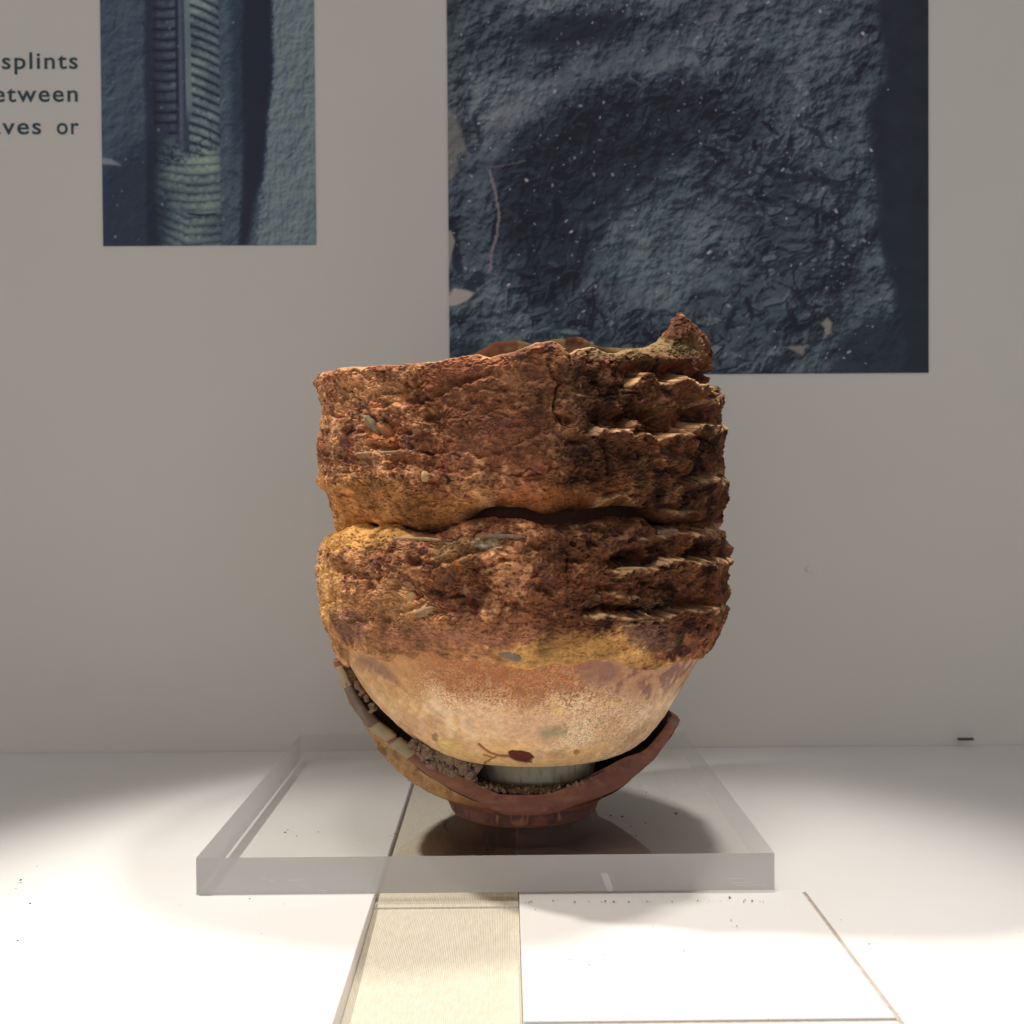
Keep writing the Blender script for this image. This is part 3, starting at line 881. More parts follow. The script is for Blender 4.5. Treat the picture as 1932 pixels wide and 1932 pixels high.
def relief(P, px, py, front):
    """height over the smooth wall, metres"""
    warp = np.stack([fbm(P, .009, 3, 61), fbm(P, .009, 3, 67)], -1)
    fw = np.stack([fbm(P, .003, 2, 71), fbm(P, .003, 2, 77)], -1)
    x = px + 9 * warp[..., 0] + 4 * fw[..., 0]
    y = py + 8 * warp[..., 1] + 4 * fw[..., 1]
    right = sm(px, 1040, 1180) * front
    sil = np.maximum(sm(px, 1325, 1360), sm(px, 645, 610)) * front
    calm = 1 - .35 * sm(py + 25 * warp[..., 0], 1160, 1230) * front                     # thin slip near the bottom edge
    h = .0018 * fbm(P, .030, 3, 11) + .0022 * fbm(P, .012, 3, 12)
    h += (.0006 + .0022 * right) * fbm(P, (.014, .014, .009), 3, 15)
    Pw = P + .0022 * np.stack([warp[..., 0], warp[..., 1], fw[..., 0]], -1)
    patch = sm(fbm(P, .020, 2, 19), -.25, .45)                       # some areas crumbly, others smooth
    h += .0016 * ridged(Pw, .0075, 3, 21) * (.5 + .5 * patch)
    h += .0009 * ridged(Pw + .0008 * fw[..., 1:2], .0030, 3, 23) * (.25 + .9 * patch)
    # curled fibres
    big = np.stack([fbm(P, .012, 2, 161), fbm(P, .012, 2, 163), fbm(P, .012, 2, 165)], -1)
    Pf_ = P + .0045 * big
    h += .00055 * ridged(Pf_, (.0055, .0055, .0011), 2, 167) * (1 - .5 * patch)
    h += .00025 * ridged(P, .0013, 2, 25) + .0002 * noise(P, .0009, 29)
    q = fbm(P + .0010 * fw[..., :1], (.019, .019, .012), 4, 41) * 4.5
    fq = q - np.floor(q)
    tr = (.0014 + .0006 * right) * (1 - .6 * sil)
    h += tr * (np.floor(q) + sm(fq, 0.0, 0.14) - q * .8)
    h *= calm
    dust = np.zeros(px.shape)  # mask of lit ledge tops, later mixed into the crust colour
    slab = sm(x, 830, 870) * sm(x, 1050, 1044) * sm(y, 686, 696) * sm(y, 905, 860)
    h = h * (1 - 0.35 * slab) + .0016 * slab * front
    # grit clumps
    g = sm(fbm(P, .005, 2, 33), 0.35, 0.8)
    h += .0010 * g * sm(fbm(P, .03, 2, 35), -0.1, 0.4)
    # deep tears scattered everywhere
    tear = sm(fbm(P, (.011, .011, .0060), 3, 37), 0.50, 0.85)
    h -= (.0022 + .0040 * right) * tear
    for cx, cy, rx, ry, d in POCKETS:
        m = (np.abs(px - cx) < rx * 2 + 25) & (np.abs(py - cy) < ry * 2 + 25) & (front > 0.5)
        if not m.any():
            continue
        u = (x[m] - cx) / rx
        t = (y[m] - cy) / ry
        t = np.where(t > 0.2, 0.2 + (t - 0.2) * 1.5, t)       # sharp lower lip, gentle roof
        q = np.sqrt(u * u + t * t)
        h[m] -= d * 1e-3 * sm(q, 1.15, 0.35)
    for pts, rec, hh, proud in LEDGES:
        xa, xb = pts[0][0], pts[-1][0]
        m = (px > xa - 30) & (px < xb + 30) & (np.abs(py - pts[len(pts) // 2][1]) < 90) & (front > 0.5)
        if not m.any():
            continue
        yl = interp(x[m], pts)
        e = sm(x[m], xa - 12, xa + 12) * (sm(x[m], xb + 12, xb - 12) if xb < 1340 else 1)
        dy = y[m] - yl                     # >0 below the lip
        if xa > 1040:
            rec, proud, hh = rec * 1.6, proud * 1.4, hh * 1.15
        lip_light = e * sm(dy, -7, 0) * sm(dy, 9 + 5 * fw[..., 0][m], 1) * min(1, proud / 3.0)
        dust[m] = np.maximum(dust[m], lip_light)
        step = sm(dy, -5, 4)
        rc = np.clip(1 - (-dy) / hh, 0, 1) ** 1.3
        pr = np.exp(-np.clip(dy, 0, 200) / 27.0)
        h[m] += 1e-3 * e * (1 - .65 * sm(px[m], 1325, 1362)) * (-(1 - step) * rec * rc * (dy > -hh) + step * proud * pr)
    for pts, d, wd in CRACKS:
        xs = [p[0] for p in pts]
        ys = [p[1] for p in pts]
        m = (px > min(xs) - 20) & (px < max(xs) + 20) & (py > min(ys) - 20) & (py < max(ys) + 20) & (front > 0.5)
        if m.any():
            dd, tt = seg_dist(x[m], y[m], pts)
            h[m] -= d * 1e-3 * sm(dd, wd, wd * .3) * sm(np.abs(tt - .5), .5, .35)
    LEDGE_LIGHT["m"] = dust
    return h - .0010 - .0024 * sm(px, 1300, 1370) * front - .0020 * sm(px, 650, 600) * front


RUST, TAN, DARK, MAUVE = (.240, .105, .055), (.47, .265, .140), (.060, .026, .020), (.175, .085, .066)
OCHRE, OLIVE, ORANGE, LIT_TOP = (.52, .270, .095), (.20, .145, .070), (.40, .140, .048), (.58, .40, .22)  # last tone is the light painted on ledge tops


def crust_colour(P, px, py, h):
    c = np.zeros(P.shape, np.float32) + np.array(RUST, np.float32)
    n1, n2, n3 = fbm(P, .022, 4, 81), fbm(P, .010, 4, 83), fbm(P, .0032, 3, 85)
    rt = sm(px, 950, 1200)
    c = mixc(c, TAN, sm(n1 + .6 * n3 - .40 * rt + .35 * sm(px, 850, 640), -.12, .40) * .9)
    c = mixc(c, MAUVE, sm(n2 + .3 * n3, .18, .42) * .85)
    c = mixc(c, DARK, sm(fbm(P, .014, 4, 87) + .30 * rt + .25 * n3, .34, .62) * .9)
    c = mixc(c, TAN, sm(fbm(P, .0045, 3, 88), .25, .7) * .55)
    c = mixc(c, OLIVE, sm(fbm(P, .013, 4, 89), .30, .7) * .6)
    c = mixc(c, ORANGE, sm(fbm(P, .008, 4, 91) + .3 * n3, .34, .60) * .5)

    def reg(pts, soft, col, amt):
        nonlocal c
        m = inpoly(px + 14 * n3 + 10 * n2, py + 14 * n3 + 10 * n1, pts, soft) * amt
        c = mixc(c, col, m)
    reg([(590, 905), (680, 895), (800, 930), (900, 945), (870, 985), (760, 1000), (640, 995), (600, 960)], 22, OCHRE, .60)
    reg([(600, 985), (760, 985), (770, 1010), (690, 1040), (600, 1040)], 10, (.52, .31, .10), .8)
    reg([(600, 1110), (760, 1090), (860, 1170), (1050, 1190), (1040, 1270), (600, 1270)], 30, (.50, .29, .14), .50)
    reg([(700, 1165), (980, 1180), (1000, 1235), (860, 1215), (720, 1225)], 16, (.30, .15, .09), .45)
    reg([(740, 1180), (900, 1190), (1080, 1200), (1060, 1225), (860, 1215), (740, 1205)], 10, (.27, .13, .09), .55)
    reg([(600, 1060), (640, 1060), (650, 1170), (610, 1180)], 8, (.55, .34, .13), .6)
    reg([(930, 1230), (1060, 1195), (1200, 1190), (1240, 1255), (1340, 1235), (1330, 1265), (1150, 1262), (960, 1275)], 10, (.52, .32, .12), .68)
    reg([(1160, 1180), (1260, 1165), (1270, 1225), (1190, 1225)], 10, (.16, .10, .075), .8)
    reg([(820, 1020), (900, 1010), (960, 1015), (930, 1040), (860, 1062), (820, 1070)], 8, OLIVE, .6)
    reg([(896, 1018), (930, 1018), (940, 1034), (905, 1036)], 5, (.45, .42, .34), .8)
    reg([(940, 930), (1180, 905), (1230, 935), (1140, 975), (940, 972)], 16, (.36, .155, .052), .6)
    reg([(690, 800), (760, 800), (760, 850), (700, 840)], 8, (.44, .17, .055), .6)
    reg([(700, 800), (722, 793), (735, 812), (716, 822)], 4, (.34, .29, .17), .7)
    reg([(1200, 640), (1320, 640), (1330, 670), (1220, 675), (1130, 672), (1060, 660)], 10, (.40, .30, .15), .7)
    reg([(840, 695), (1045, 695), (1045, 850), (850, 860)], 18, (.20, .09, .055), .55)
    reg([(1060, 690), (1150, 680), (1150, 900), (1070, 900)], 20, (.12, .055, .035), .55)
    reg([(620, 1160), (680, 1150), (700, 1200), (650, 1215)], 8, (.19, .10, .085), .7)
    c *= (1 - .40 * sm(px, 960, 1120) * sm(py, 1200, 1150))[..., None]  # weaker light on the right side painted in as darker crust
    c = mixc(c, LIT_TOP, .65 * LEDGE_LIGHT.get("m", 0) * (.35 + .65 * sm(n3 + .6 * n2, -.25, .25)) * sm(px, 900, 1100) * (1 + 0 * px) if isinstance(h, np.ndarray) else 0 * px)  # light catching the ledge tops, painted as a pale tone
    c *= (1 + .26 * n3 + .13 * fbm(P, .0017, 2, 95))[..., None]
    c *= (1 + .55 * fbm(P, .024, 4, 181) + .30 * fbm(P, .0075, 3, 183))[..., None]
    c = np.clip(c, .004, .8)
    c = .180 * (c / .165) ** 1.20
    g = c.mean(-1, keepdims=True)
    return (g + (c - g) * .96) * np.array([1.04, 1.0, .95])


def front_mask(th):
    return (np.abs(wrapang(th)) < math.radians(104)).astype(float)


TH = thetas(1050, 110)


def build_upper():
    th = TH[None, :]
    tw = wrapang(TH)
    R0 = .1145 - .007 * sm(tw, math.radians(15), math.radians(40))
    base = cyl(TH, .27, R0)
    px, _ = proj(base)
    px_top = px.copy()
    zt = at_y(px, sinterp(px, TOP_PX, 1), base[:, 1])[..., 2]
    # sides and back rim
    zb = interp(np.degrees(tw) % 360, [(74, .2870), (84, .283), (100, .284), (120, .290), (150, .2965), (158, .3045), (168, .3035), (174, .300), (180, .3035), (188, .302), (194, .296), (200, .289), (212, .281), (235, .272), (262, .2660), (286, .2690)])
    a = np.degrees(np.abs(tw))
    bl = sm(a, 70, 78)
    zt = zt * (1 - bl) + zb * bl
    zt = zt + .0006 * fbm(base, .006, 3, 5)
    n_o, n_i = 320, 40
    s = np.linspace(0, 1, n_o)[:, None]
    zlow = at_y(px, sinterp(px, LEDGE_PX, 2), base[:, 1])[..., 2] + .0006
    zlow = np.where(a > 82, .181, zlow)
    # main groove is deep only right of the middle
    lift = .0058 * sm(px, 830, 930) * sm(px, 1290, 1200) * (a < 85)
    zlow = zlow + lift
    z = zlow + (zt - zlow) * s
    R = interp(z - .0, R_UP)
    # the right flank keeps its full width down to the joint
    rt = sm(tw, math.radians(8), math.radians(38)) * sm(tw, math.radians(150), math.radians(120))
    R = R * (1 - rt) + interp(z, [(.17, .1155), (.19, .1165), (.21, .1160), (.235, .1145), (.25, .1125), (.265, .1095), (.28, .1075), (.31, .1065)]) * rt
    fl = sm(-tw, math.radians(60), math.radians(75))
    R = R + 0 * fl
    P = cyl(th, z, R)
    px, py = proj(P)
    fm = np.broadcast_to(front_mask(th), px.shape)
    h = relief(P, px, py, fm)
    # rounded rim, sloping on the right
    top = (zt - z)
    bevel = .003 + .007 * sm(px[-1], 1040, 1120) * (a < 85)
    h = h - (.0018 + .6 * bevel - .0018) * np.clip(1 - top / bevel, 0, 1) ** 1.8
    # round the bottom corner under
    ur = sm(px[-1], 830, 930) * (a < 85)
    h -= (.004 + .006 * ur) * np.clip(1 - (z - zlow) / (.004 + .010 * ur), 0, 1) ** 2
    h *= 1.0
    Pz = z + .0006 * fbm(P, .004, 2, 99) * (np.sin(PI * s) ** .4)
    Po = cyl(th, Pz, R + h)
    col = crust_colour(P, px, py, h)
    # inner wall and rim
    si = np.linspace(0, 1, n_i)[:, None]
    Rt = (R + h)[-1]
    Rin = Rt - (.0075 - .0048 * np.exp(-((px_top - 1300) / 38) ** 2) * (a < 90)) - .0015 * fbm(cyl(TH, zt, R0), .01, 3, 7)
    depth = np.concatenate([np.linspace(0, .002, 10)[:, None], np.linspace(.003, .055, n_i - 10)[:, None]], 0)
    k = np.clip(depth / .002, 0, 1)
    Ri = Rt + (Rin - Rt) * k
    zi = Pz[-1] + .0008 * np.sin(PI * k) - depth * (k >= 1)
    Ri = Ri + (.0016 * fbm(cyl(th, zi, Ri), .009, 4, 8) + .0007 * ridged(cyl(th, zi, Ri), .004, 3, 9)) * (k >= 1)
    Pi = cyl(th, zi, Ri)
    # floor of the hollow, drawn to a point
    Pf = cyl(th, zi[-1] - .002, Ri[-1] * np.linspace(.9, 0.02, 6)[:, None])
    ci = np.zeros(Pi.shape) + np.array((.30, .12, .06))
    # tan dust along the far rim
    ci = mixc(ci, (.40, .27, .13), sm(fbm(Pi, .02, 3, 9) + (np.abs(wrapang(th + .0)) > 2.4) * np.where(wrapang(th) > 0, .5, -.2), .0, .4))
    pxi, pyi = proj(Pi)
    ci = mixc(ci, crust_colour(Pi, pxi, pyi, 0) * 1.1, sm(depth, .03, .004) * (np.sin(th) > .3) * np.ones(pxi.shape))
    cf = np.zeros(Pf.shape) + np.array((.2, .09, .06))
    # underside
    nb = 12
    Ru = Po[0]
    rr = np.linspace(0.78, 0.995, nb)[:, None, None]
    axis = np.array([CX, CY, 0])
    Pb = Ru[None] * rr + axis * (1 - rr)
    Pb[..., 2] = Ru[None, :, 2] + .0015 * (1 - rr[..., 0]) * 4
    cb = np.zeros(Pb.shape) + np.array(RUST)
    A = np.concatenate([Pb, Po, Pi, Pf], 0)
    C = np.concatenate([cb, col, ci, cf], 0)
    o = grid("upper_saggar", A, M_rough, pot, C, wrap=True, origin=ORG)
    return o, Po


def build_lower():
    th = TH[None, :]
    tw = wrapang(TH)
    a = np.degrees(np.abs(tw))
    base = cyl(TH, .175, .1125)
    px, _ = proj(base)
    zt = at_y(px, sinterp(px, LEDGE_PX, 2), base[:, 1])[..., 2]
    zt = np.where(a > 82, .180, zt) + .0007 * fbm(base, .004, 3, 5)
    b2 = cyl(TH, .11, .106)
    px2, _ = proj(b2)
    zb = at_y(px2, sinterp(px2, BOT_PX, 1), b2[:, 1])[..., 2]
    zb = np.where(a > 84, .106, zb) + .0007 * fbm(b2, .005, 3, 6)
    n_o = 250
    s = np.linspace(0, 1, n_o)[:, None]
    z = zb + (zt - zb) * s
    R = interp(z, R_LO)
    rt = sm(tw, math.radians(30), math.radians(60)) * sm(tw, math.radians(150), math.radians(120))
    R = R + rt * .0012 * sm(z, .115, .13)
    # ledge nose: keep the band full right up to its top edge
    P = cyl(th, z, R)
    px, py = proj(P)
    fm = np.broadcast_to(front_mask(th), px.shape)
    h = relief(P, px, py, fm)
    thin = sm(z - zb, 0.0, .022)
    h = h * (.20 + .80 * thin) + .0007 * (1 - .6 * thin) * ridged(P + .003 * fbm(P, .01, 2, 171)[..., None], (.009, .009, .0022), 3, 173) + .0007 * (1 - .5 * thin) * fbm(P, .0045, 4, 175)
    edge = .0014 * sm(z - zb, 0, .0010) - .0012
    h += edge + .0010 * sm(fbm(P, .006, 3, 14), 0, .5) * (1 - thin)
    h -= .0035 * np.clip(1 - (zt - z) / .004, 0, 1) ** 2
    Po = cyl(th, z + .0006 * fbm(P, .004, 2, 98) * np.sin(PI * s) ** .4, R + h)
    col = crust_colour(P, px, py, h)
    # top of the ledge running in to the core of the joint
    n_i = 30
    k = np.linspace(0.03, 1, n_i)[:, None]
    Rt = (R + h)[-1]
    Ri = Rt + (.094 - Rt) * k
    zi = Po[-1, :, 2] + .0016 * np.sin(PI * np.clip(k * 1.4, 0, 1)) - .0022 * k
    Pi = cyl(th, zi, Ri)
    Pi[..., 2] += .0012 * fbm(Pi, .006, 4, 55) * sm(k, 0, .2)
    pxi, pyi = proj(Pi)
    ci = crust_colour(Pi, pxi, pyi, 0)
    # core that closes the joint: rises behind the groove
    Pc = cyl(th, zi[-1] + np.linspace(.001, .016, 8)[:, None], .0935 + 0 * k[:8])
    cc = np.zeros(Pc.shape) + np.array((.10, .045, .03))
    # lower lip back to the bowl
    Pl = cyl(th, Po[0, :, 2] + np.array([.0030, .0015, .0])[:, None], (R + h)[0] - np.array([.006, .003, .0006])[:, None])
    clp = np.zeros(Pl.shape) + np.array(TAN)
    A = np.concatenate([Pl, Po, Pi, Pc], 0)
    C = np.concatenate([clp, col, ci, cc], 0)
    o = grid("lower_saggar", A, M_rough, pot, C, wrap=True, origin=ORG)
    return o, Po


R_BOWL = [(.0512, .030), (.0515, .034), (.0524, .044), (.0545, .0525), (.0582, .0600), (.0632, .0670), (.0698, .0735), (.0760, .0790), (.0830, .0845), (.0910, .0898), (.0990, .0945), (.1060, .0985), (.1130, .1030), (.1200, .1075), (.1270, .1105), (.1400, .1120)]


def bowl_R(z):
    return sinterp(z, R_BOWL, 2)


def bowl_pt(th, s):
    """s 0..1 along the profile"""
    z = .0512 + (.1360 - .0512) * s
    R = bowl_R(z)
    k = 1 - sm(z, .050, .095)
    cx = CX + .0055 * k
    Rk = R
    P = cyl(th, z + .0020 * k * np.cos(th) * np.clip(R / .04, 0, 1), Rk, cx)
    return P


def build_bowl():
    t2 = thetas(900, 60, math.radians(100))
    s = np.linspace(0, 1, 330)[:, None] ** 1.25
    P = bowl_pt(t2[None, :], s)
    px, py = proj(P)
    th = t2[None, :]
    n1, n2, n3 = fbm(P, .03, 4, 101), fbm(P, .010, 4, 103), fbm(P, .0035, 3, 105)
    # distance under the torn crust edge, in picture px
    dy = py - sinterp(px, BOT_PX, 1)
    c = np.zeros(P.shape, np.float32) + np.array((.62, .44, .32), np.float32)
    c = mixc(c, (.72, .57, .43), sm(n1, -.1, .5))
    c = mixc(c, (.64, .43, .20), .55 * sm(n2, .1, .6))
    c = mixc(c, (.44, .28, .19), .75 * sm(fbm(P, .018, 4, 107), .1, .6))
    c = mixc(c, (.66, .47, .20), .45 * sm(py, 1370, 1430) * sm(px, 1060, 940))
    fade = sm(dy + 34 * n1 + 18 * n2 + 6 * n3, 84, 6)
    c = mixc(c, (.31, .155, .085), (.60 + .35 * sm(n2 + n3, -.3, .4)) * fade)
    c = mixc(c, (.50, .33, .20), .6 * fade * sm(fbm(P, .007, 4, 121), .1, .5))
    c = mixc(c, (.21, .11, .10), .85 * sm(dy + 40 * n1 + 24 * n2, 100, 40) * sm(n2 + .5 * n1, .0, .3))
    c = mixc(c, (.58, .36, .15), .5 * sm(dy + 30 * n2, 130, 60) * sm(px, 880, 760))
    c = mixc(c, (.40, .21, .11), .45 * sm(dy + 20 * n2, 95, 30) * sm(px, 1200, 1080) * sm(px, 700, 800))
    # orange-red speckle under the crust, olive speckle to the right
    sp = np.abs(noise(P + .0006 * n3[..., None], .0016, 109)) + .25 * noise(P, .0009, 111)
    orange = sm(dy + 25 * n2, 110, 50) * sm(px + 30 * n2, 720, 850) * sm(px + 30 * n2, 1190, 1080)
    c = mixc(c, (.37, .135, .045), sm(sp, .30, .10) * orange)
    oliv = sm(px + 40 * n1, 980, 1120) * sm(dy, 30, 60) * sm(px, 1270, 1200)
    c = mixc(c, (.18, .125, .07), sm(sp, .19, .05) * (.12 + .48 * oliv) * sm(dy, 10, 50))
    # fibrous streaks near both flanks
    st = fbm(np.stack([px * .9 + py * .5, py * .12 - px * .10, 0 * px], -1), (22, 7, 9), 4, 113)
    fl = np.maximum(sm(px - (py - 1250) * 1.05, 760, 700), sm(px + (py - 1250) * .9, 1300, 1360))
    c = mixc(c, (.46, .27, .10), .55 * fl * sm(st, -.1, .5))
    c = mixc(c, (.70, .56, .36), .35 * fl * sm(-st, .1, .5))
    c = mixc(c, (.19, .10, .09), .65 * inpoly(px + 8 * n3, py + 8 * n3, [(672, 1240), (700, 1235), (735, 1262), (752, 1290), (725, 1280), (690, 1262)], 8))
    c = mixc(c, (.25, .15, .13), .6 * inpoly(px + 8 * n3, py + 8 * n2, [(1085, 1255), (1160, 1250), (1170, 1275), (1130, 1300), (1100, 1280)], 12))
    c = mixc(c, (.24, .23, .17), .60 * inpoly(px + 8 * n3, py + 6 * n2, [(1020, 1375), (1065, 1368), (1070, 1390), (1025, 1398)], 8))
    h = .0003 * n1 + .00018 * n2 + .00008 * n3
    h += .0009 * fl * st * .4
    # maroon glaze window, its branching crack and a pin hole
    wx, wy = px + 1.2 * n3, py + 1.2 * n3
    win = inpoly(wx, wy, [(958, 1419), (965, 1416), (984, 1417), (1000, 1421), (1008, 1429), (1004, 1434), (1004, 1440), (990, 1440), (972, 1436), (960, 1430)], 1.2)
    pts = [((958, 1427), (940, 1426), (925, 1421), (912, 1412), (903, 1404)), ((938, 1427), (925, 1433), (914, 1440)), ((930, 1430), (912, 1424))]
    cr = np.zeros(px.shape)
    for p_, wd in zip(pts, (2.4, 1.8, 1.6)):
        d, _ = seg_dist(wx, wy, p_)
        cr = np.maximum(cr, sm(d, wd + 1.0, wd - 1.0))
    hole = sm(np.hypot(wx - 1088, wy - 1420), 7, 4.5)
    frag = inpoly(wx, wy, [(814, 1386), (822, 1382), (828, 1390), (824, 1400), (816, 1396)], 2)
    c = mixc(c, (.13, .035, .028), np.maximum(win, hole))
    c = mixc(c, (.28, .11, .055), np.maximum(cr * .9, 0))
    c = mixc(c, (.33, .21, .17), frag)
    c = mixc(c, (.68, .54, .24), .7 * inpoly(wx + 4 * n2, wy, [(826, 1392), (850, 1398), (872, 1412), (850, 1418), (832, 1410)], 5))
    # smear of slip at lower right of the foot
    c = mixc(c, (.60, .42, .20), .5 * inpoly(wx + 6 * n3, wy + 6 * n3, [(1000, 1440), (1100, 1405), (1160, 1400), (1120, 1440), (1040, 1447)], 8))
    c *= (1 + .09 * fbm(P, .0022, 2, 123) + .12 * fbm(P, .006, 3, 125))[..., None]
    c = np.clip(c, .004, .85)
    c = .50 * (c / .45) ** 1.15 * np.array([1.12, 1.06, .93]) * (1 + .18 * n3 + .12 * n2)[..., None]
    h -= .0007 * np.maximum(win, hole) + .0004 * cr
    Nr = np.stack([np.sin(th) * np.ones_like(s), -np.cos(th) * np.ones_like(s), -.6 * np.ones_like(px)], -1)
    Nr /= np.linalg.norm(Nr, axis=-1, keepdims=True)
    P = P + Nr * h[..., None]
    # close the base under the foot
    cap = np.array([CX + .0055, CY, float(P[0, :, 2].mean()) + .0005])
    Pc = P[:1] * .3 + cap * .7
    P = np.concatenate([Pc, P], 0)
    c = np.concatenate([c[:1], c], 0)
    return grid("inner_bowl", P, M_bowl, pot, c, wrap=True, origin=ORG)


def build_foot(bowl):
    th = np.linspace(-PI, PI, 240, endpoint=False)[None, :]
    prof = [(.030, .0530), (.0350, .0535), (.0352, .0520), (.0350, .0470), (.0345, .0420), (.0338, .0392), (.0325, .0386), (.0295, .0386), (.0285, .0400), (.0285, .0500)]
    pr = np.array(prof)
    R = pr[:, 0][:, None] + 0 * th
    z = pr[:, 1][:, None] + .0020 * np.cos(th) * (pr[:, 0][:, None] / .035)
    P = cyl(th, z, R, CX + .0062)
    R2 = R + .0004 * fbm(P, .008, 4, 201)
    P = cyl(th, z + .0003 * fbm(P, .006, 3, 203), R2, CX + .0062)
    c = np.zeros(P.shape, np.float32) + np.array((.29, .28, .225), np.float32)
    c = mixc(c, (.36, .30, .20), sm(fbm(P, .012, 3, 205), -.1, .4) * .8)
    c = mixc(c, (.19, .175, .13), sm(fbm(P, .004, 4, 207), .15, .5) * .6)
    c = mixc(c, (.15, .11, .07), sm(ridged(P, .007, 3, 209), .72, .9) * .8)
    c = mixc(c, (.20, .13, .07), sm(P[..., 2] + .0012 * fbm(P, .003, 2, 210), .0425, .0400) * .8)
    sx = np.abs(P[..., 0] - (CX + .0165))
    c = mixc(c, (.22, .17, .11), sm(sx, .0006, .0002) * (P[..., 1] < CY))
    return grid("foot_ring", P, M_bowl, bowl, c, wrap=True, origin=ORG)


up, PU = build_upper()
lo, PLo = build_lower()
bowl = build_bowl()
build_foot(bowl)

# ------------------------------------------------------------------ broken outer bowl
OUT = [(.0290, .0462), (.0312, .0480), (.0360, .0575), (.0424, .0665), (.0490, .0745), (.0546, .0790), (.0626, .0850), (.0706, .0895), (.0820, .0970), (.0940, .1030), (.1045, .1070), (.1090, .1085)]
# wall thickness along the profile
THK = [(.0305, .0100), (.0360, .0085), (.0490, .0068), (.0700, .0055), (.0900, .0046), (.1090, .0040)]
DL = [(.029, .0430), (.036, .0420), (.043, .0380), (.055, .0300), (.068, .0220), (.082, .0150), (.109, .0120)]
DR = [(.029, .0430), (.033, .0415), (.036, .0240), (.040, .0120), (.050, .0080), (.109, .0060)]
ZL, ZR = .1065, .0712


def zz(side, t):
    return .0290 + ((ZL if side < 0 else ZR) - .0290) * t


def gcr(z):
    return interp(z, [(.0290, .000), (.034, .0065), (.045, .0100), (.055, .0095), (.062, .007), (.070, .002), (.076, 0)])


def out_pt(side, t):
    """outer and inner point of the broken edge at parameter t (0 = foot, 1 = top)"""
    z = zz(side, t)
    R = interp(z, OUT) - (gcr(z) if side < 0 else 0)
    d = interp(z, DL if side < 0 else DR)
    # profile normal
    e = 1e-3
    dz = 2 * e
    dR = interp(z + e, OUT) - interp(z - e, OUT)
    L = np.hypot(dz, dR)
    nr, nz = -dz / L, dR / L            # towards the inside and up
    k = interp(z, THK) + (.0055 * np.exp(-((z - .0385) / .0065) ** 2) if side > 0 else 0)
    Ri, zi = R + nr * k, z + nz * k
    zi = np.maximum(zi, .0395)
    xo = np.sqrt(np.maximum(R * R - d * d, 1e-8)) * side
    xi = np.sqrt(np.maximum(Ri * Ri - np.minimum(d, Ri * .9) ** 2, 1e-8)) * side
    return np.stack([CX + xo, CY - d + 0 * xo, z + 0 * xo], -1), np.stack([CX + xi, CY - d + 0 * xi, zi + 0 * xi], -1), R, d, Ri, zi


ob = raw_mesh("outer_bowl", np.zeros((0, 3)), [], None, None) if False else None


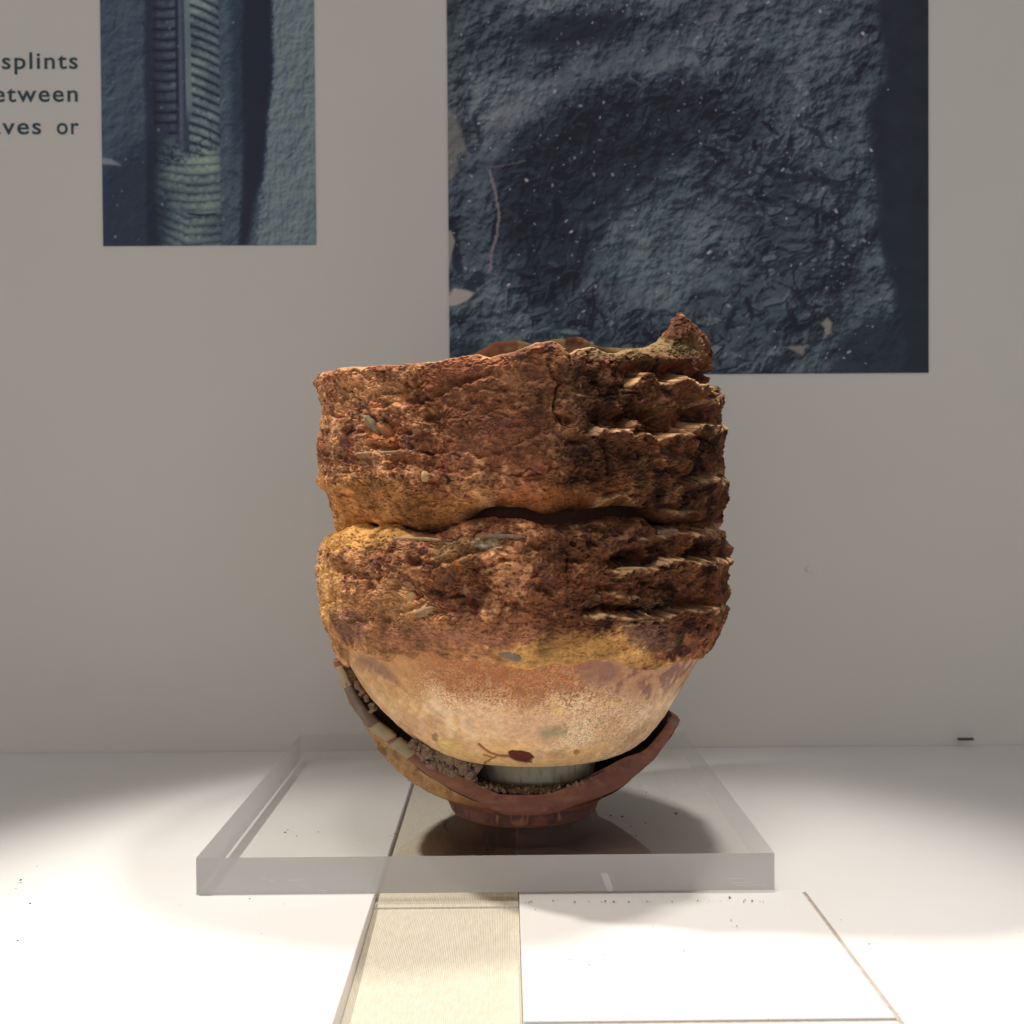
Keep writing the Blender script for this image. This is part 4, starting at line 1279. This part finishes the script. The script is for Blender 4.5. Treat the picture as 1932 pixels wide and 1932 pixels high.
def build_outer():
    nr, nc = 120, 360
    t = np.linspace(0, 1, nr)[:, None]
    u = np.linspace(0, 1, nc)[None, :]
    ends = {}
    for sd in (-1, 1):
        po, pi_, R, d, Ri, zi = out_pt(sd, t[:, 0])
        ends[sd] = (po, pi_, R, d, Ri, zi)
    # angle measured from the camera side; left edge at -aL going round the back to 2pi - ... right edge
    aL = np.arccos(np.clip(ends[-1][3] / ends[-1][2], -1, .995))
    aR = np.arccos(np.clip(ends[1][3] / ends[1][2], -1, .995))
    th = -aL[:, None] - (2 * PI - aL[:, None] - aR[:, None]) * u      # from left edge backwards to the right edge
    w_ = sm(u, .35, .8)                                               # height changes over the hidden back
    z = zz(-1, t) * (1 - w_) + zz(1, t) * w_
    R = interp(z, OUT) - gcr(z) * (1 - sm(u, 0, .05))
    P = cyl(th, z, R)
    crust = sm(u, .45, .15) * sm(t, .02, .15)
    px, py = proj(P)
    n = fbm(P, .008, 4, 301)
    h = .0018 * fbm(P, (.006, .006, .014), 4, 303) + .0010 * ridged(P, .005, 3, 305) + .0013 * n
    h = h * (0.15 + .85 * crust) * sm(u, 0, .008)
    P = cyl(th, z, R + h)
    c = np.zeros(P.shape, np.float32) + np.array((.22, .085, .05), np.float32)
    st = fbm(P, (.0025, .0025, .009), 3, 307)
    c = mixc(c, (.62, .36, .16), crust * (.7 + .3 * sm(st, -.3, .4)))
    c = mixc(c, (.20, .10, .06), crust * sm(n, .2, .6) * .7)
    c = mixc(c, (.50, .33, .16), crust * sm(fbm(P, .006, 3, 309), .2, .6) * .7)
    c = mixc(c, (.42, .14, .06), .6 * sm(u, .8, 1.) * sm(z, .05, .07))
    o = grid("outer_bowl", P, M_rough, pot, c, wrap=False, flip=True, origin=ORG)
    # inner skin, dark glaze
    Ri = ends[-1][4][:, None] * (1 - w_) + ends[1][4][:, None] * w_
    zi = ends[-1][5][:, None] * (1 - w_) + ends[1][5][:, None] * w_
    biL = np.arccos(np.clip(ends[-1][3] / ends[-1][4], -1, .9))[:, None]
    biR = np.arccos(np.clip(ends[1][3] / ends[1][4], -1, .9))[:, None]
    thi = -biL - (2 * PI - biL - biR) * u
    Pi = cyl(thi, zi, Ri)
    # floor of the bowl inside
    Pf = Pi[:1] * .02 + np.array([CX, CY, .0405]) * .98
    grid("inner_glaze", np.concatenate([Pf, Pi], 0), M_dark, o, None, origin=ORG)
    # hidden rims
    grid("rim", np.stack([P[-1], Pi[-1]], 0), M_cut, o, None, origin=ORG)
    # broken edge face: left side down, across the foot, up the right
    nl = 140
    tl = np.linspace(1, 0, nl)
    poL, piL = out_pt(-1, tl)[:2]
    poR, piR = out_pt(1, tl[::-1])[:2]
    nm = 60
    k = np.linspace(0, 1, nm)[1:-1][:, None]
    bulge = np.array([0, -.0035, 0])
    mo = poL[-1] * (1 - k) + poR[0] * k + bulge * np.sin(PI * k)
    mi = piL[-1] * (1 - k) + piR[0] * k
    mi[:, 1] += -.0015 * np.sin(PI * k[:, 0])
    O_ = np.concatenate([poL, mo, poR], 0)
    I_ = np.concatenate([piL, mi, piR], 0)
    def smooth(Q, w_):
        kk = np.ones(w_) / w_
        Z = np.stack([np.convolve(np.pad(Q[:, c_], w_ // 2, mode='edge'), kk, mode='valid') for c_ in range(3)], -1)
        f = sm(np.minimum(np.arange(len(Q)), np.arange(len(Q))[::-1]), 0, w_)[:, None]
        return Q * (1 - f) + Z * f
    O_, I_ = smooth(O_, 21), smooth(I_, 25)
    v = np.linspace(0, 1, 14)[:, None, None]
    S = O_[None] * (1 - v) + I_[None] * v
    px, py = proj(S)
    n = fbm(S, .006, 4, 311)
    S[..., 1] += -.0007 * n - .0018 * np.sin(PI * v[..., 0]) * .5
    c = np.zeros(S.shape, np.float32) + np.array((.20, .070, .045), np.float32)
    c = mixc(c, (.27, .11, .06), sm(fbm(S, (.02, .01, .004), 3, 313), -.1, .5))
    c = mixc(c, (.13, .045, .035), .6 * sm(n, .1, .6))
    c = mixc(c, (.33, .15, .08), .5 * sm(px, 900, 800))
    grid("broken_edge", S, M_rough_s, o, c, flip=False, origin=ORG)
    return o, O_, I_, nl, nm


M_rough_s = pigment_mat("smooth_clay_section", 0.55, 700, 0.10, 600, 0.0002, 0.4)
outer, EO, EI, NL, NM = build_outer()


def fill_piece(i0, i1, m, proud=0.0010, over=1.12, name="plaster_fill"):
    """repair plaster set in the broken edge between samples i0..i1"""
    O_, I_ = EO[i0:i1 + 1], EI[i0:i1 + 1]
    mid = (O_ + I_) / 2
    half = (O_ - I_) / 2 * over
    f = np.array([0, -1, 0])
    k = len(O_)
    rows = []
    for a, b in ((-1, .004), (-1, -proud * .2), (-.93, -proud), (0, -proud * 1.15), (.93, -proud), (1, -proud * .2), (1, .004)):
        rows.append(mid + half * a + f * (-b))
    S = np.stack(rows, 0)
    S = S + (0.00025 * fbm(S, .004, 2, 401 + i0))[..., None]
    # close the two ends
    e0 = S[:, :1].copy(); e0[:, 0, 1] += .0025
    e1 = S[:, -1:].copy(); e1[:, 0, 1] += .0025
    S = np.concatenate([e0, S, e1], 1)
    o = grid(name, S, m, outer, None, flip=True, origin=ORG)
    return o


def edge_index(px, py):
    x, y = proj((EO + EI) / 2)
    return int(np.argmin(np.hypot(x - px, y - py)))


for (pa, pb, m) in (((636, 1258), (657, 1296), M_plaster1), ((657, 1298), (704, 1368), M_plaster2), ((705, 1369), (737, 1396), M_plaster1),
                    ((742, 1402), (776, 1427), M_plaster1), ((1264, 1366), (1271, 1358), M_plaster2)):
    i, j = sorted((edge_index(*pa), edge_index(*pb)))
    if j - i < 2:
        j = min(i + 3, len(EO) - 1)
    fill_piece(i, j, m)
# foot of the outer bowl
def build_outer_foot():
    n = 700
    th = np.linspace(-PI, PI, n, endpoint=False)[None, :]
    pr = np.array([(.030, .0235), (.0335, .0203), (.0385, .0200), (.0408, .0204), (.0418, .0218), (.0422, .0245), (.0424, .0270), (.0426, .0285), (.0440, .0300), (.0445, .0312), (.038, .0330), (.030, .0340), (.012, .0340)])
    t = np.linspace(0, len(pr) - 1, 90)
    R = np.interp(t, np.arange(len(pr)), pr[:, 0])[:, None]
    z = np.interp(t, np.arange(len(pr)), pr[:, 1])[:, None]
    P = cyl(th, z, R + 0 * th)
    sk = sm(z, .0202, .024) * sm(R, .034, .040)
    drip = fbm(P, (.0022, .0022, .012), 4, 321)
    h = sk * (.0007 * fbm(P, .007, 4, 323) + .0006 * sm(drip, 0, .5) + .0003 * fbm(P, .0015, 2, 325))
    # the ring swells a little at the right where the bowl wall leaves it
    h = h + .0035 * sm(th, math.radians(50), math.radians(80)) * sm(th, math.radians(130), math.radians(100)) * sm(z, .024, .031)
    P = cyl(th, z, R + h)
    c = np.zeros(P.shape, np.float32) + np.array((.115, .045, .036), np.float32)
    c = mixc(c, (.36, .16, .075), sm(drip, .05, .4) * sm(fbm(P, .015, 3, 327), -.2, .3) * .8)
    c = mixc(c, (.22, .09, .055), sm(z, .0225, .0205))
    c = mixc(c, (.24, .085, .05), sm(fbm(P, .02, 3, 329), .1, .5) * .7)
    return grid("foot_ring", P, M_rough_s, outer, c, wrap=True, origin=ORG)


build_outer_foot()

# slip crust that hangs on the lower left, overlapping foot and broken edge
# ------------------------------------------------------------------ packing between the two bowls on the left
def build_packing():
    nu, nv = 260, 26
    t = np.linspace(1.0, .20, nu)[:, None]
    v = np.linspace(0, 1, nv)[None, :]
    po, pi_, R, d, Ri, zi = out_pt(-1, t[:, 0])
    z = pi_[:, 2]
    x, y = proj(pi_)
    # recess behind the broken edge
    rec = interp(np.linspace(1, 0, nu), [(0, .004), (.12, .006), (.3, .016), (.5, .022), (.72, .020), (.85, .008), (1, .003)])[::-1]
    rec = interp(t[:, 0], [(0, .003), (.10, .004), (.22, .014), (.45, .018), (.62, .010), (.75, .003), (1, .001)])
    dd = np.maximum(d - rec, -.02)
    Rb = bowl_R(np.clip(z + .004, .054, .135))
    xo = -np.sqrt(np.maximum((Ri - .0003) ** 2 - dd ** 2, 1e-8))
    xb = -np.sqrt(np.maximum((Rb - .004) ** 2 - dd ** 2, 1e-8))
    A_ = np.stack([CX + xo, CY - dd, z - .001], -1)
    zb = z + .006 + .010 * (1 - t[:, 0])
    B_ = np.stack([CX + xb + .003, CY - dd + .002, zb], -1)
    S = A_[:, None] * (1 - v[..., None]) + B_[:, None] * v[..., None]
    n = fbm(S, .005, 4, 331)
    S[..., 1] -= .0020 * n + .0016 * ridged(S, .003, 3, 333)
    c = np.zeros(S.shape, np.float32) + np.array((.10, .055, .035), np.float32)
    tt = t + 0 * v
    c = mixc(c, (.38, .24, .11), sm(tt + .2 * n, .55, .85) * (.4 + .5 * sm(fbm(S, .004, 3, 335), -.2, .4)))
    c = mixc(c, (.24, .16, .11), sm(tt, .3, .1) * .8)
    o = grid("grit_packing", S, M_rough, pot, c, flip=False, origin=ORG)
    return o


build_packing()

def build_bed():
    a = np.linspace(math.radians(-62), math.radians(72), 360)[None, :]
    r = np.linspace(0, 1, 26)[:, None]
    R = .0320 + (.0440 - .0320) * r
    z = .0405 + .0012 * np.sin(PI * r) - .0010 * r + 0 * a
    P = cyl(a, z, R, CX + .0035)
    n = fbm(P, .004, 4, 341)
    P[..., 2] += .0011 * n + .0012 * sm(fbm(P, .0016, 2, 343), .1, .6)
    c = np.zeros(P.shape, np.float32) + np.array((.17, .11, .07), np.float32)
    c = mixc(c, (.42, .31, .18), sm(fbm(P, .0025, 3, 345), 0, .5) * .8)
    c = mixc(c, (.06, .035, .025), sm(fbm(P, .005, 3, 347), .1, .5) * .8)
    grid("grit_bed", P, M_rough, pot, c, flip=True, origin=ORG)


build_bed()
# crumbs of kiln grit lodged by the foot
def crumb_mesh(seed):
    o = lump("crumb", (0, 0, 0), 1.0, M_crumb, None, seed, seg=9, squash=(1, .8, .8), amp=.75)
    for p in o.data.polygons:
        p.use_smooth = False
    me = o.data
    bpy.data.objects.remove(o)
    return me


cm = [crumb_mesh(s) for s in (3, 8, 14, 21, 33)]
r4 = np.random.default_rng(19)


def add_crumb(P, r, name="crumb", parent=None):
    parent = parent or pot
    o = bpy.data.objects.new(name, cm[int(r4.integers(len(cm)))])
    o.location = np.asarray(P) - np.asarray(ORG)
    o.scale = (r * r4.uniform(.8, 1.3), r * r4.uniform(.7, 1.1), r * r4.uniform(.7, 1.1))
    o.rotation_euler = r4.uniform(0, 6, 3)
    link(o, parent)


for k in range(170):
    # cluster between foot ring and broken edge, left
    u = r4.uniform(0, 1) ** .8
    px = 778 + 122 * u + r4.normal(0, 3)
    lo_y = interp(px, [(775, 1412), (820, 1448), (860, 1472), (900, 1487)])
    hi_y = interp(px, [(775, 1395), (800, 1406), (840, 1420), (870, 1432), (900, 1440)])
    py = lo_y + (hi_y - lo_y) * r4.uniform(0, 1)
    d = .600 + r4.uniform(-.004, .004)
    add_crumb(at_y(px, py, CY - .036 + r4.uniform(-.002, .004)), .0009 + .0026 * r4.uniform(0, 1) ** 2.2)
for k in range(60):
    px = r4.uniform(890, 1118)
    py = interp(px, [(890, 1484), (950, 1491), (1010, 1492), (1060, 1487), (1118, 1466)]) + r4.normal(0, 1.8)
    add_crumb(at_y(px, py, CY - .0395 + r4.uniform(-.002, .002)), r4.uniform(.0005, .0012))
for k in range(16):
    t_ = r4.uniform(0, 1)
    px, py = 672 + 40 * t_ + r4.normal(0, 2), 1288 + 62 * t_ + r4.normal(0, 3)
    add_crumb(at_y(px, py, CY - .018 + r4.uniform(-.002, .002)), r4.uniform(.0008, .002))


# ------------------------------------------------------------------ things stuck in the crust
def on_surf(PS, px, py):
    x, y = proj(PS)
    m = PS[..., 1] < CY
    d = np.where(m, np.hypot(x - px, y - py), 1e9)
    i = np.unravel_index(np.argmin(d), d.shape)
    return PS[i]


def stick(name, PS, pts, r, m, parent, lift=.0008):
    Q = np.array([on_surf(PS, *p) for p in pts])
    Q[:, 1] -= lift
    # straighten a little
    t = np.linspace(0, 1, len(Q))
    for ax in range(3):
        Q[:, ax] = np.polyval(np.polyfit(t, Q[:, ax], 2), t)
    n = 26
    tt = np.linspace(0, 1, n)
    C = np.stack([np.interp(tt, t, Q[:, k]) for k in range(3)], -1)
    T = np.gradient(C, axis=0)
    T /= np.linalg.norm(T, axis=1, keepdims=True)
    up_ = np.array([0, -1, 0.0])
    B = np.cross(T, up_)
    B /= np.linalg.norm(B, axis=1, keepdims=True)
    N = np.cross(B, T)
    a = np.linspace(0, 2 * PI, 12, endpoint=False)
    rr = r * (1 - np.abs(2 * tt - 1) ** 6 * .85) * (1 + .25 * fbm(C, .006, 2, 51))
    S = C[:, None] + rr[:, None, None] * (np.cos(a)[None, :, None] * B[:, None] + .7 * np.sin(a)[None, :, None] * N[:, None])
    return grid(name, S, m, parent, None, wrap=True, origin=ORG)


stick("twig", PU, [(668, 856), (705, 855), (740, 853), (786, 851)], .00070, M_chip, up)
stick("clay_splinter", PLo, [(741, 1016), (770, 1016), (805, 1017), (832, 1019)], .0010, M_chip, lo, .0012)
M_slate = plain_mat("grey_brown_splinter", (0.22, 0.14, 0.10), 0.85, 0.2, 0.3, 300, 900, 0.0004)
stick("clay_splinter", PLo, [(905, 1013), (930, 1011), (955, 1011), (990, 1013)], .0010, M_slate, lo, .001)
stick("clay_splinter", PLo, [(1238, 1006), (1255, 1005), (1270, 1004), (1280, 1004)], .0016, M_slate, lo, .001)
stick("clay_splinter", PLo, [(1160, 1075), (1180, 1074), (1205, 1074), (1222, 1074)], .0010, M_chip, lo, .001)


def chip(PS, px, py, rx, rz, m, parent, seed, rot=0.0, ry=.0012):
    c = on_surf(PS, px, py) + np.array([0, .0006, 0])
    return lump("clay_chip", c - np.array(ORG), 1.0, m, parent, seed, seg=16, squash=(rx, ry, rz), rot=rot, amp=.3)


M_chip2 = plain_mat("yellow_clay_chip", (0.46, 0.32, 0.14), 0.85, 0.2, 0.2, 300, 900, 0.0004)
M_chip3 = plain_mat("olive_stone_chip", (0.27, 0.21, 0.12), 0.8, 0.3, 0.35, 250, 800, 0.0004)
M_chip4 = plain_mat("grey_shard", (0.25, 0.18, 0.13), 0.8, 0.3, 0.15, 250, 800, 0.0003)
chip(PU, 802, 899, .0022, .0026, M_chip2, up, 5, .3)
chip(PU, 671, 898, .0026, .0017, M_chip, up, 9, .1)
chip(PU, 708, 805, .0072, .0026, M_chip3, up, 12, .75, .002)
chip(PU, 733, 812, .0060, .0034, plain_mat("orange_clay_nodule", (0.38, 0.15, 0.06), .9, .2, .3, 250, 800, .0005), up, 15, .6, .0025)
chip(PLo, 776, 1127, .0028, .0036, M_chip2, lo, 18, -.3, .002)
chip(PLo, 803, 1153, .0062, .0022, M_chip, lo, 23, -.35, .002)
chip(PLo, 955, 1232, .0080, .0028, M_chip4, lo, 27, .45, .0010)
chip(PU, 1363, 828, .0014, .0016, M_slate, up, 38)

# ------------------------------------------------------------------ dust and grains lying about
def dust(name, pts, label, zf, host=None):
    V, F = [], []
    for (x, y, r) in pts:
        z = zf(x, y)
        i = len(V)
        k = 6
        for a in range(k):
            q = r * r4.uniform(.6, 1.2)
            V.append((x + q * math.cos(a * 2 * PI / k), y + q * math.sin(a * 2 * PI / k), z))
        V.append((x, y, z + r * .7))
        for a in range(k):
            F.append((i + a, i + (a + 1) % k, i + k))
    o = raw_mesh(name, V, F, M_speck, None, smooth=False)
    meta(o, label, "dust", kind="stuff")
    return o


def pz(lst, z):
    out = []
    for (x, y, r) in lst:
        q = at_z(x, y, z)
        out.append((float(q[0]), float(q[1]), r))
    return out


gr = [(1543, 1474, 0), (1275, 1535, .0011), (1219, 1495, .0006), (1152, 1539, .0009), (1174, 1541, .0009), (1112, 1489, .0006), (1107, 1500, .0004), (1031, 1517, .0004),
      (1026, 1526, .0004), (1026, 1538, .0004), (1098, 1546, .0004), (1218, 1553, .0005), (1190, 1560, .0005), (1175, 1576, .0004), (1200, 1577, .0005),
      (1222, 1451, .0003), (1236, 1460, .0004), (1275, 1473, .0004), (538, 1571, .0009), (543, 1566, .0005), (560, 1578, .0005), (600, 1570, .0005), (745, 1573, .0006), (737, 1577, .0004)]
gr = [g for g in gr if g[2] > 0]
gr += [(r4.uniform(1180, 1300), r4.uniform(1480, 1530), r4.uniform(.0001, .0003)) for _ in range(26)]
gr += [(r4.uniform(520, 700), r4.uniform(1500, 1600), r4.uniform(.0001, .0003)) for _ in range(16)]
gr += [(r4.uniform(960, 1300), r4.uniform(1540, 1612), r4.uniform(.0001, .00025)) for _ in range(20)]
dust("dust", pz(gr, T_PL), "dark grains of dust scattered on top of the acrylic slab", lambda x, y: T_PL + .0001)
fl = [(39, 1662, .0009), (30, 1678, .0004), (57, 1706, .0006), (33, 1776, .0006), (70, 1636, .0004), (471, 1697, .0005), (1377, 1693, .0008), (1406, 1698, .0005), (1380, 1736, .0005), (1390, 1747, .0005),
      (1640, 1781, .0005), (1290, 1793, .0004), (1232, 1747, .0003), (1010, 1716, .0004), (1075, 1810, .0004), (1112, 1820, .0004)]
fl += [(r4.uniform(0, 1930), r4.uniform(1660, 1925), r4.uniform(.0001, .0003)) for _ in range(60)]
fl = [g for g in fl if not (690 < g[0] < 985)]
fl += [(x, 1699 + abs(r4.normal(0, 1.6)), .0001 + .0006 * r4.uniform(0, 1) ** 3) for x in 990 + 460 * r4.uniform(0, 1, 60) ** 1.3]
fl2 = [(X_SEAM_R - r4.uniform(0.0, .006) ** 1.0, y, r4.uniform(.0001, .0004)) for y in r4.uniform(.37, .54, 120)]
dust("dust", pz(fl, .001) , "dark grains of dust scattered over the white floor panels", lambda x, y: .0014 if x < X_SEAM_L else .0010)
dust("dust", fl2, "sandy grains along the right edge of the linen strip", lambda x, y: float(np.interp(y, [.40, y_fold], [-.0094, -.0054])) if y < y_fold else -.0029)
